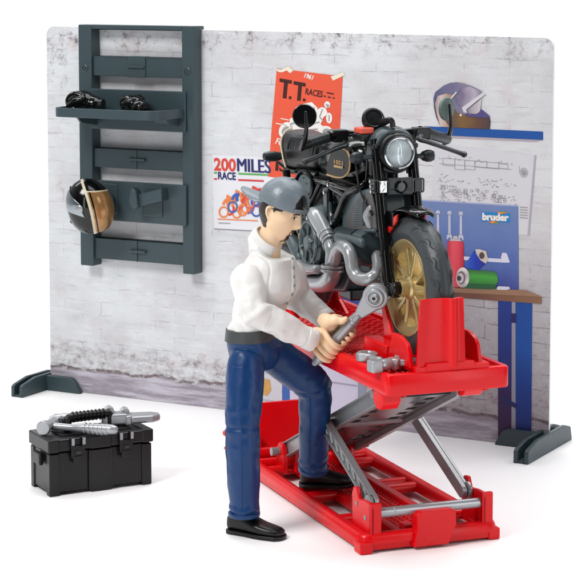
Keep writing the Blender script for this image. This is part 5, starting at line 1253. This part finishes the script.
sh = remesh(bm, .032, 4, .5)
SrL, ErL, WrL, SlL, ElL, WlL, CHL, BEL = [mw(p) for p in (Sr, Er, Wr, Sl, El, Wl, CH, BE_)]
sax = (SrL-(CHL+Vector((0, 0, .15)))).normalized()
def shirt_fold(p):
    d_ = 0.0
    for S_, E_, W_ in ((SrL, ErL, WrL), (SlL, ElL, WlL)):
        de = (p-E_).length
        if de < 1.0:
            k = (1-de)**1.5; ax_ = (W_-E_).normalized()-(S_-E_).normalized(); q_ = (p-E_).dot(ax_.normalized())
            d_ += k*.085*sin(q_*9+noise.noise(p*2.2)*3.5)
        t, r_ = proj_seg(p, E_, W_)
        if .86 < t < .90 and r_ < .5: d_ -= .022
        if .90 <= t < 1.02 and r_ < .5: d_ += .012
    q_ = (p-SrL).dot(sax)+.30+.10*noise.noise(p*1.2)                             # armhole seam
    if abs(q_) < .045 and (p-SrL).length < .95 and (p-SrL).dot(Vector((0, -.5, 1))) > -.42: d_ -= .042*(1-abs(q_)/.045)
    hgt = p.z-BEL.z
    if hgt < 1.6 and (p-ErL).length > .6: d_ += .030*sin((p.dot(Vector((.9, -.3, .9))))*6+noise.noise(p*1.6)*4)*(1-sst(.3, 1.6, hgt))
    d_ += .026*noise.noise(p*1.7)+.014*noise.noise(p*3.7+Vector((4, 2, 1)))
    return d_
displace(sh, shirt_fold)
shirt = obj('shirt', sh, WHT, man, ang=180)
# placket, buttons, collar
from mathutils.bvhtree import BVHTree
bv_ = BVHTree.FromPolygons([v.co for v in sh.vertices], [p.vertices for p in sh.polygons])
def onshirt(z, ang, off=.0):
    t = (z-BEL.z)/(CHL.z-BEL.z); c_ = BEL.lerp(CHL, t); d_ = (bf*cos(ang)+bl_*sin(ang)); h = bv_.ray_cast(c_+d_*3, -d_)
    return (h[0] if h[0] else c_+d_*.8)+d_*off, d_
bm = NB(); pts_ = [onshirt(z, .0, .005)[0] for z in [6.95+.1*i for i in range(15)]]
n = len(pts_); sd_ = bl_*.13
for i in range(n-1):
    pa, pb = onshirt(6.25+.14*i, 0, 0)[0], onshirt(6.39+.14*i, 0, 0)[0]
prv = None
for i in range(30):
    z = 6.95+.050*i; L2 = onshirt(z, -.14, .02)[0]; Rr = onshirt(z, .14, .02)[0]; M2_ = onshirt(z, 0, .028)[0]
    cur = [bm.verts.new(x) for x in (L2, M2_, Rr)]
    if prv:
        for k in (0, 1): bm.faces.new((prv[k], prv[k+1], cur[k+1], cur[k]))
    prv = cur
po = obj('button_placket', bm, WHT, shirt, ang=60); sm = po.modifiers.new('thick', 'SOLIDIFY'); sm.thickness = .03; sm.offset = -1
for i in range(6):
    c_, d_ = onshirt(7.0+.26*i, -.02, .03); bm = NB(); lathe(bm, [(.05, -.01), (.05, .022), (.035, .03), (.02, .018), (0, .018)], c_, d_, 16); obj('shirt_button', bm, SIL, shirt)
bm = NB(); rows = []
CLm = mw(CL_)
for q in range(41):
    a_ = -2.66+5.32*q/40; e_ = -ca_*cos(a_)*.455+bl_*sin(a_)*.40; o_ = (-ca_*cos(a_)+bl_*sin(a_)).normalized(); k = abs(a_)/2.86
    b_ = CLm+e_*1.0-cn_*.02; t_ = CLm+e_*.97+cn_*(.19-.06*k); o2_ = CLm+e_*(1.20+.05*k)-cn_*(.06+.10*k**2)
    rows.append([bm.verts.new(x) for x in (b_, t_, t_+o_*.045-cn_*.01, o2_)])
for a, b in zip(rows, rows[1:]):
    for k in range(3): bm.faces.new((a[k], a[k+1], b[k+1], b[k]))
cl_ = obj('collar', bm, WHT, shirt, ang=50); sm = cl_.modifiers.new('thick', 'SOLIDIFY'); sm.thickness = .05; bv2 = cl_.modifiers.new('b', 'BEVEL'); bv2.width = .02; bv2.segments = 2
# cuffs
for E_, W_ in ((ErL, WrL), (ElL, WlL)):
    d_ = (W_-E_).normalized(); bm = NB(); lathe(bm, [(.30, -.30), (.345, -.29), (.352, -.26), (.345, .02), (.33, .04), (.24, .04), (.24, -.02)], W_, d_, 36); obj('cuff', bm, WHT, shirt, ang=40)
# trousers
bm = NB()
PV_ = BE_+Vector((.10, .05, -.45))
rings = [tr(BE_+Vector((0, 0, -.02)), .66, .80, e=2.2), tr(BE_+Vector((.03, 0, -.25)), .71, .85), tr(PV_, .76, .88), tr(PV_+Vector((.03, 0, -.40)), .70, .82), tr(PV_+Vector((.05, .05, -.72)), .5, .6)]
loft(bm, rings)
tube(bm, [HR+Vector((.05, .1, -.02)), HR+Vector((0, 0, -.28)), HR.lerp(KR, .5), KR, KR.lerp(AR, .35), KR.lerp(AR, .8), AR+Vector((0, 0, -.12))], [.48, .57, .57, .52, .52, .465, .45], 32, 5, 'flat')
tube(bm, [HL+Vector((-.1, -.05, .1)), HL, HL.lerp(KL, .5), KL.lerp(HL, .06), KL], [.54, .60, .585, .56, .53], 32, 5, 'round')
tube(bm, [KL+Vector((-.02, 0, .1)), KL.lerp(AL, .12), KL.lerp(AL, .5), AL, AL+(AL-KL).normalized()*.28], [.50, .53, .49, .455, .46], 32, 5, 'flat')
for v in bm.verts: v.co = mw(v.co)
tm = remesh(bm, .034, 3, .5)
HRl, KRl, ARl, HLl, KLl, ALl = [mw(p) for p in (HR, KR, AR, HL, KL, AL)]
def trou_fold(p):
    d_ = 0
    for H_, K_, A_ in ((HRl, KRl, ARl), (HLl, KLl, ALl)):
        dk = (p-K_).length
        if dk < .95:
            ax_ = (A_-H_).normalized(); q_ = (p-K_).dot(ax_); d_ += .034*(1-dk/.95)*sin(q_*11+noise.noise(p*2)*3)
        t, r_ = proj_seg(p, K_, A_)
        if -.04 < t < .04 and r_ < .75: d_ -= .035*(1-abs(t)/.04)                 # joint line of the knee
        if t > .80 and r_ < .7: d_ += .02*sin(p.z*16+noise.noise(p*2)*4)*sst(.8, 1.0, t)
        if .985 < t < 1.01 and r_ < .7: d_ -= .02
    d_ += .030*noise.noise(p*1.5)+.012*noise.noise(p*4)
    return d_
displace(tm, trou_fold)
trs = obj('trousers', tm, BLUE, man, ang=180)
bt_ = BVHTree.FromPolygons([v.co for v in tm.vertices], [p.vertices for p in tm.polygons])
def ontr(c_, d_, off=.0):
    d_ = d_.normalized(); h = bt_.ray_cast(c_+d_*2.2, -d_); return (h[0] if h[0] else c_+d_*.6)+d_*off
bm = NB(); sd_ = Vector((-.12, -1, 0))
tube(bm, [ontr(HRl.lerp(ARl, t)+Vector((0, 0, 0)), sd_, .0) for t in [i/24 for i in range(1, 24)]], .020, 6)
tube(bm, [ontr(KLl.lerp(ALl, t), Vector((-.3, -1, 0)), .0) for t in [i/12 for i in range(1, 12)]], .018, 6)
split(obj('side_seam', bm, BLUE, trs))
bm = NB()
pp = [(-.62, .02), (-.35, -.16), (.0, -.19), (.35, -.12)]
tube(bm, [ontr(HRl+Vector((x, 0, -.10+z)), Vector((x*.8, -1, 0)), .0) for x, z in pp], .016, 6, 4)
split(obj('pocket_seam', bm, BLUE, trs))
for K_, A_, E2 in ((KRl, ARl, -.12), (KLl, ALl, .28)):
    d_ = (A_-K_).normalized() if E2 > 0 else Vector((0, 0, -1)); c_ = A_+d_*abs(E2); bm = NB(); lathe(bm, [(.44, -.12), (.482, -.11), (.487, -.06), (.478, .0), (.46, .02), (.36, .02)], c_, d_, 36); obj('hem', bm, BLUE, trs, ang=50)
for dx, dz in ((-.62, .0), (-.60, -.75)):
    bm = NB(); q_ = mw(atY(222.5 if dz == 0 else 222.8, 433 if dz == 0 else 448, 58.9)); ell(bm, q_+Vector((.08, 0, 0)), (.08 if dz == 0 else .05, .10, .09 if dz == 0 else .04)); obj('orange_tab', bm, ORNG, trs)
bm = NB(); R_ = []
for dz, k in ((-.24, 1.02), (-.23, 1.08), (.12, 1.03), (.13, .97)): R_.append([mw(p) for p in tr(BE_+Vector((.0, 0, dz-.02)), .675*k, .80*k, 48, 2.25)])
loft(bm, R_); obj('belt', bm, BELT, man, ang=50)
# shoes
def shoe(heel, toe, label=None):
    d_ = (toe-heel); ln = Vector((d_.x, d_.y, 0)).length; d_ = Vector((d_.x, d_.y, 0)).normalized(); w_ = Vector((-d_.y, d_.x, 0)); z0 = heel.z
    def ring_(t, hw_, z0_, z1_, e=2.6): return sup(mw(heel+d_*t+Vector((0, 0, (z0_+z1_)/2))), w_, (0, 0, 1), hw_, (z1_-z0_)/2, e, 28)
    bm = NB(); loft(bm, [ring_(.03, .20, .10, .50), ring_(.10, .30, .08, .66), ring_(.35, .33, .08, .80), ring_(.60, .33, .08, .74), ring_(.85, .34, .08, .58), ring_(1.1, .37, .08, .46), ring_(1.35, .37, .08, .40), ring_(ln-.16, .31, .08, .34), ring_(ln-.04, .18, .09, .26)], )
    so = obj('shoe', bm, BLKM, man, ang=60); ss = so.modifiers.new('s', 'SUBSURF'); ss.levels = ss.render_levels = 1
    bm = NB(); ou = []
    for t, hw_ in ((0, .18), (.06, .28), (.2, .34), (.5, .34), (.8, .35), (1.1, .40), (1.35, .40), (ln-.15, .34), (ln-.03, .22), (ln+.02, .08)): ou.append((t, hw_))
    pl_ = [mw(heel+d_*t+w_*h_) for t, h_ in ou]+[mw(heel+d_*t-w_*h_) for t, h_ in ou[::-1]]
    prism(bm, pl_, (0, 0, .13)); obj('sole', bm, BLKM, so, bevel=.03)
    bm = NB()
    for i in range(4):
        t = .62+.14*i; zt2 = .74-.085*i; tube(bm, [mw(heel+d_*(t-.02)+w_*.14+Vector((0, 0, zt2-.05))), mw(heel+d_*t+Vector((0, 0, zt2+.015))), mw(heel+d_*(t-.02)-w_*.14+Vector((0, 0, zt2-.05)))], .024, 8, 4)
    obj('lace', bm, BLKM, so)
shoe(atZ(229, 531, 0), atZ(284, 540, 0)); shoe(atZ(299, 486.5, .58), atZ(353, 486, .58))
# ---------------------------------------------------------------- ratchet held in his hands
wr_o = W0.copy(); rat = thing('ratchet_wrench', wr_o, 0, 'big silver ratchet wrench held upright in both hands of the mechanic', 'wrench')
Lw = (W1-W0).length; WP = lambda t, a=0, b=0: wa*t+wn*a+wc*b
bm = NB(); tube(bm, [WP(-.22), WP(-.05), WP(.10), WP(.2), WP(1.75), WP(1.9)], [.10, .17, .18, .165, .165, .15], 24, 0, 'round'); obj('handle', bm, SIL, rat, ang=50)
bm = NB()
for t in (1.50, 1.64): tube(bm, [WP(t), WP(t+.07)], .185, 24)
obj('grip_ring', bm, SIL, rat, bevel=.015)
bm = NB(); M_ = Matrix((wa, wc, wn)).transposed()
def wbox(bm, t0, t1, hw0, hw1, th0, th1):
    a = [WP(t0, th0, hw0), WP(t0, th0, -hw0), WP(t0, -th0, -hw0), WP(t0, -th0, hw0)]; b = [WP(t1, th1, hw1), WP(t1, th1, -hw1), WP(t1, -th1, -hw1), WP(t1, -th1, hw1)]; loft(bm, [a, b])
wbox(bm, 1.85, Lw-.58, .135, .15, .12, .11); obj('shank', bm, SIL, rat, bevel=.06, seg=3)
bm = NB(); pts_ = []
for i in range(25): a_ = radians(-128+256*i/24); pts_.append(WP(Lw+.40*cos(a_), 0, .40*sin(a_)))
pts_ = [p-wn*.15 for p in [WP(Lw-.80, 0, -.15)]+pts_+[WP(Lw-.80, 0, .15)]]
prism(bm, pts_, wn*.30); obj('ratchet_head', bm, SIL, rat, bevel=.06, seg=3)
bm = NB(); lathe(bm, [(0, .0), (.29, .0), (.29, .05), (.25, .09), (.20, .09), (.18, .05), (.16, .05), (.14, .11), (.10, .15), (.06, .15), (.04, .10), (0, .10)], WP(Lw, .14), wn, 32); dl = obj('drive_dial', bm, SIL, rat, ang=30)
bm = NB(); lathe(bm, [(.06, .0), (.05, .012), (0, .012)], WP(Lw, .24), wn, 12); obj('dial_bore', bm, BLKM, dl)
#PART6
# ---------------------------------------------------------------- toolbox
KX, KY, KA = -7.868, 63.257, .49; KL_, KW_, KH_ = 3.62, 1.73, 1.95
tb = thing('toolbox', (KX, KY, 0), KA, 'black plastic toolbox with two catches and a ribbed carrying handle', 'toolbox')
bm = NB(); box(bm, (.04, .05, .10), (KL_-.04, KW_-.04, 1.42)); obj('box_body', bm, BOXB, tb, bevel=.04, seg=3)
bm = NB()
for x in (0, KL_-.36):
    for y in (0, KW_-.30): box(bm, (x, y, 0), (x+.36, y+.30, 1.40))
box(bm, (1.36, -.035, .10), (1.46, .06, 1.42)); box(bm, (1.42, -.02, .02), (2.16, .3, 1.41)); box(bm, (2.12, -.035, .10), (2.22, .06, 1.42))
split(obj('corner_post', bm, BOXB, tb, bevel=.04))
bm = NB(); box(bm, (-.03, -.03, 1.45), (KL_+.03, KW_+.03, 1.86)); ld = obj('lid', bm, BOXB, tb, bevel=.07, seg=3)
bm = NB()
for x in (-.045, KL_-.35): box(bm, (x, -.05, 1.44), (x+.40, KW_+.05, 1.88))
box(bm, (1.40, -.05, 1.44), (2.18, .35, 1.87))
split(obj('lid_corner', bm, BOXB, ld, bevel=.05))
bm = NB(); 
for i in range(6): box(bm, (.55, .38+.16*i, 1.85), (KL_-.55, .46+.16*i, 1.90))
obj('lid_rib', bm, BOXB, ld, bevel=.015)
for x in (.72, 2.42):
    bm = NB(); box(bm, (x, -.13, 1.22), (x+.48, -.03, 1.62)); box(bm, (x-.02, -.16, 1.56), (x+.12, .06, 1.90)); box(bm, (x+.36, -.16, 1.56), (x+.50, .06, 1.90)); box(bm, (x+.05, -.16, 1.05), (x+.43, -.04, 1.30)); ct = obj('catch', bm, BOXB, tb, bevel=.025)
    for x_ in (x-.0, x+.38):
        bm = NB(); box(bm, (x_, -.172, 1.66), (x_+.10, -.155, 1.885)); obj('catch_glint', bm, SIL, ct, bevel=.01)  # silver slips added for the light reflections on the catch corners
    bm = NB(); box(bm, (x+.15, -.175, 1.36), (x+.33, -.12, 1.46)); obj('catch_button', bm, DKG, ct, bevel=.02)
bm = NB(); box(bm, (-.16, .5, .95), (.0, 1.1, 1.35)); box(bm, (KL_, .5, .95), (KL_+.12, 1.1, 1.35)); split(obj('side_grip', bm, BOXB, tb, bevel=.05))
hx0, hx1, hy, hz_ = 1.02, 2.48, .92, 2.34
bm = NB(); tube(bm, [(hx0, hy, 1.84), (hx0, hy, hz_-.12), (hx0+.12, hy, hz_), (hx1-.12, hy, hz_), (hx1, hy, hz_-.12), (hx1, hy, 1.84)], .13, 14, 4); hdn = obj('carry_handle', bm, BLKM, tb)
bm = NB()
for i in range(9): tube(bm, [(hx0+.16+.135*i, hy, hz_+.0), (hx0+.21+.135*i, hy, hz_+.0)], .185, 14)
obj('handle_rib', bm, BLKM, hdn, bevel=.02)
def KP(x, y, z): return Vector((KX+x*cos(KA)-y*sin(KA), KY+x*sin(KA)+y*cos(KA), z))
def atT(u, v, z): return atZ(u, v, z)
# hammer
def along(name, p0, p1, label, cat, group=None):
    d_ = p1-p0; t = thing(name, p0, atan2(d_.y, d_.x), label, cat, group); return t, math.hypot(d_.x, d_.y)
p0, p1 = atZ(54, 427, 2.06), atZ(114, 431, 2.06)
hm, ln = along('hammer', Vector((p0.x, p0.y, 1.92)), p1, 'silver hammer lying across the front of the toolbox lid', 'hammer')
bm = NB(); tube(bm, [(-.1, 0, .17), (.6, 0, .16), (1.0, 0, .17), (ln-.2, 0, .19), (ln, 0, .19)], [.13, .12, .15, .165, .14], 16, 4, 'round'); hh = obj('hammer_handle', bm, SIL, hm)
bm = NB()
for i in range(6): tube(bm, [(ln*.50+.15*i, 0, .175), (ln*.50+.15*i+.08, 0, .175)], .188, 16)
obj('grip_ring', bm, SIL, hh, bevel=.02)
bm = NB(); tube(bm, [(-.18, -.52, .2), (-.18, -.36, .2), (-.18, -.34, .2), (-.14, .0, .22), (-.12, .3, .24)], [.235, .245, .19, .17, .19], 20); prism(bm, [(-.3, .25, .12), (.05, .25, .12), (.05, .25, .38), (-.3, .25, .38)], (.05, .42, .06)); obj('hammer_head', bm, SIL, hm, bevel=.04, seg=3)
# pipe wrench / adjustable tool to the right of the handle
p0, p1 = KP(2.30, 1.20, 1.9), KP(3.9, .72, 1.9)
tl_, ln = along('adjustable_wrench', Vector((p0.x, p0.y, 1.92)), p1, 'chunky silver adjustable wrench lying at the right end of the toolbox lid', 'wrench')
tl_.scale = (1.02, 1.08, 1.12)
bm = NB(); box(bm, (.0, -.30, .02), (.85, .26, .34)); box(bm, (.78, -.40, .0), (.98, .36, .30)); obj('jaw_block', bm, SIL, tl_, bevel=.06, seg=3)
bm = NB(); tube(bm, [(.28, -.1, .36), (.28, .24, .36)], .17, 20, cap='flat'); tube(bm, [(.80, -.05, .30), (.80, .3, .30)], .16, 20); obj('adjusting_screw', bm, SIL, tl_, bevel=.03)
bm = NB(); prism(bm, [(.95, -.40, .05), (1.7, -.34, .05), (1.95, -.12, .05), (1.95, .12, .05), (1.7, .30, .05), (.95, .34, .05)], (0, 0, .22)); obj('fixed_jaw', bm, SIL, tl_, bevel=.07, seg=3)
p0, p1 = KP(.72, 1.45, 2.2), KP(1.9, 1.42, 2.2)
s3, ln = along('spanner', Vector((p0.x, p0.y, 2.05)), p1, 'silver spanner lying behind the carrying handle of the toolbox', 'wrench')
bm = NB(); tube(bm, [(0, 0, .14), (.2, 0, .15), (ln, 0, .15), (ln+.3, 0, .15)], [.16, .18, .15, .15], 14, 0, 'round'); obj('spanner_shaft', bm, SIL, s3)
bm = NB(); prism(bm, [(-.1, -.2, .02), (.2, -.24, .02), (.35, 0, .02), (.2, .24, .02), (-.1, .2, .02)], (0, 0, .22)); obj('spanner_jaw', bm, SIL, s3, bevel=.05)
# ---------------------------------------------------------------- two tools lying on the lift table
TZ = 5.53
def lay(u0, v0, u1, v1, name, label, cat):
    a, b = atZ(u0, v0, TZ+.12), atZ(u1, v1, TZ+.12); d_ = b-a; t = thing(name, (a.x, a.y, TZ-.02), atan2(d_.y, d_.x), label, cat); return t, math.hypot(d_.x, d_.y)
t, ln = lay(367, 356.5, 398, 366, 'socket_handle', 'silver ring-ended socket tool lying nearest the corner of the red table', 'tool')
bm = NB(); lathe(bm, [(.30, 0), (.33, .04), (.33, .20), (.27, .25), (.18, .25), (.14, .20), (.14, .05), (.18, .0)], (0, 0, .03), (0, 0, 1), 28, closed=True); obj('ring_end', bm, SIL, t, ang=40)
bm = NB(); tube(bm, [(.25, 0, .15), (.6, -.1, .16), (.9, -.15, .17)], [.13, .12, .14], 14, 4, 'round'); obj('socket_neck', bm, SIL, t)
t, ln = lay(370, 368, 417, 363, 'pliers', 'silver jointed tool with a block end lying in front of the wheel holder', 'tool')
bm = NB(); box(bm, (-.02, -.20, .0), (.36, .20, .36)); obj('block_end', bm, SIL, t, bevel=.07, seg=3)
bm = NB(); tube(bm, [(.3, 0, .18), (.5, .02, .19), (.75, .08, .20)], [.16, .18, .15], 14, 4, 'round'); lathe(bm, [(.2, 0), (.22, .05), (.22, .28), (.17, .32), (0, .32)], (.86, .12, .02), (0, 0, 1), 20); obj('joint', bm, SIL, t, bevel=.02)
bm = NB(); prism(bm, [(.85, .0, .1), (1.0, .34, .1), (1.3, .30, .1), (1.22, .05, .1), (1.62, .12, .1), (1.60, -.10, .1), (1.25, -.26, .1)], (0, 0, .2)); obj('jaw', bm, SIL, t, bevel=.06, seg=3)
bm = NB(); prism(bm, [(.95, .2, .18), (1.1, .50, .2), (1.3, .52, .2), (1.2, .2, .2)], (0, 0, .16)); obj('upper_jaw', bm, SIL, t, bevel=.05)
# ---------------------------------------------------------------- studio light
w = bpy.data.worlds.new('World'); S.world = w; w.use_nodes = True
nt = w.node_tree; bg = nt.nodes['Background']; tc = nt.nodes.new('ShaderNodeTexCoord'); sp = nt.nodes.new('ShaderNodeSeparateXYZ')
nt.links.new(tc.outputs['Generated'], sp.inputs[0])
mr = nt.nodes.new('ShaderNodeMapRange'); mr.inputs['From Min'].default_value = -.5; mr.inputs['From Max'].default_value = .7; mr.inputs['To Min'].default_value = .08; mr.inputs['To Max'].default_value = .80
nt.links.new(sp.outputs[1], mr.inputs['Value'])
nt.links.new(mr.outputs['Result'], bg.inputs['Strength']); bg.inputs['Color'].default_value = (.97, .985, 1, 1)
def area(name, loc, target, sx, sy, power, col=(1, 1, 1)):
    l = bpy.data.lights.new(name, 'AREA'); l.shape = 'RECTANGLE'; l.size = sx; l.size_y = sy; l.energy = power; l.color = col
    o = bpy.data.objects.new(name, l); COL.objects.link(o); o.location = loc
    o.rotation_euler = (Vector(target)-Vector(loc)).to_track_quat('-Z', 'Y').to_euler(); return o
area('softbox_key', (-34, 34, 52), (0, 64, 4), 20, 20, 29000, (1, .985, .96))
area('softbox_top', (8, 66, 62), (2, 66, 0), 50, 30, 18000)
area('strip_right', (36, 30, 20), (2, 62, 7), 3, 40, 4200, (.97, .985, 1))
area('strip_left', (-30, 20, 16), (0, 60, 6), 3, 34, 2200, (1, 1, 1))
area('softbox_back', (0, 104, 70), (0, 120, 0), 150, 20, 60000)
vs = S.view_settings; vs.view_transform = 'Standard'; vs.look = 'None'; vs.exposure = 0; vs.gamma = 1
S.render.engine = 'CYCLES'
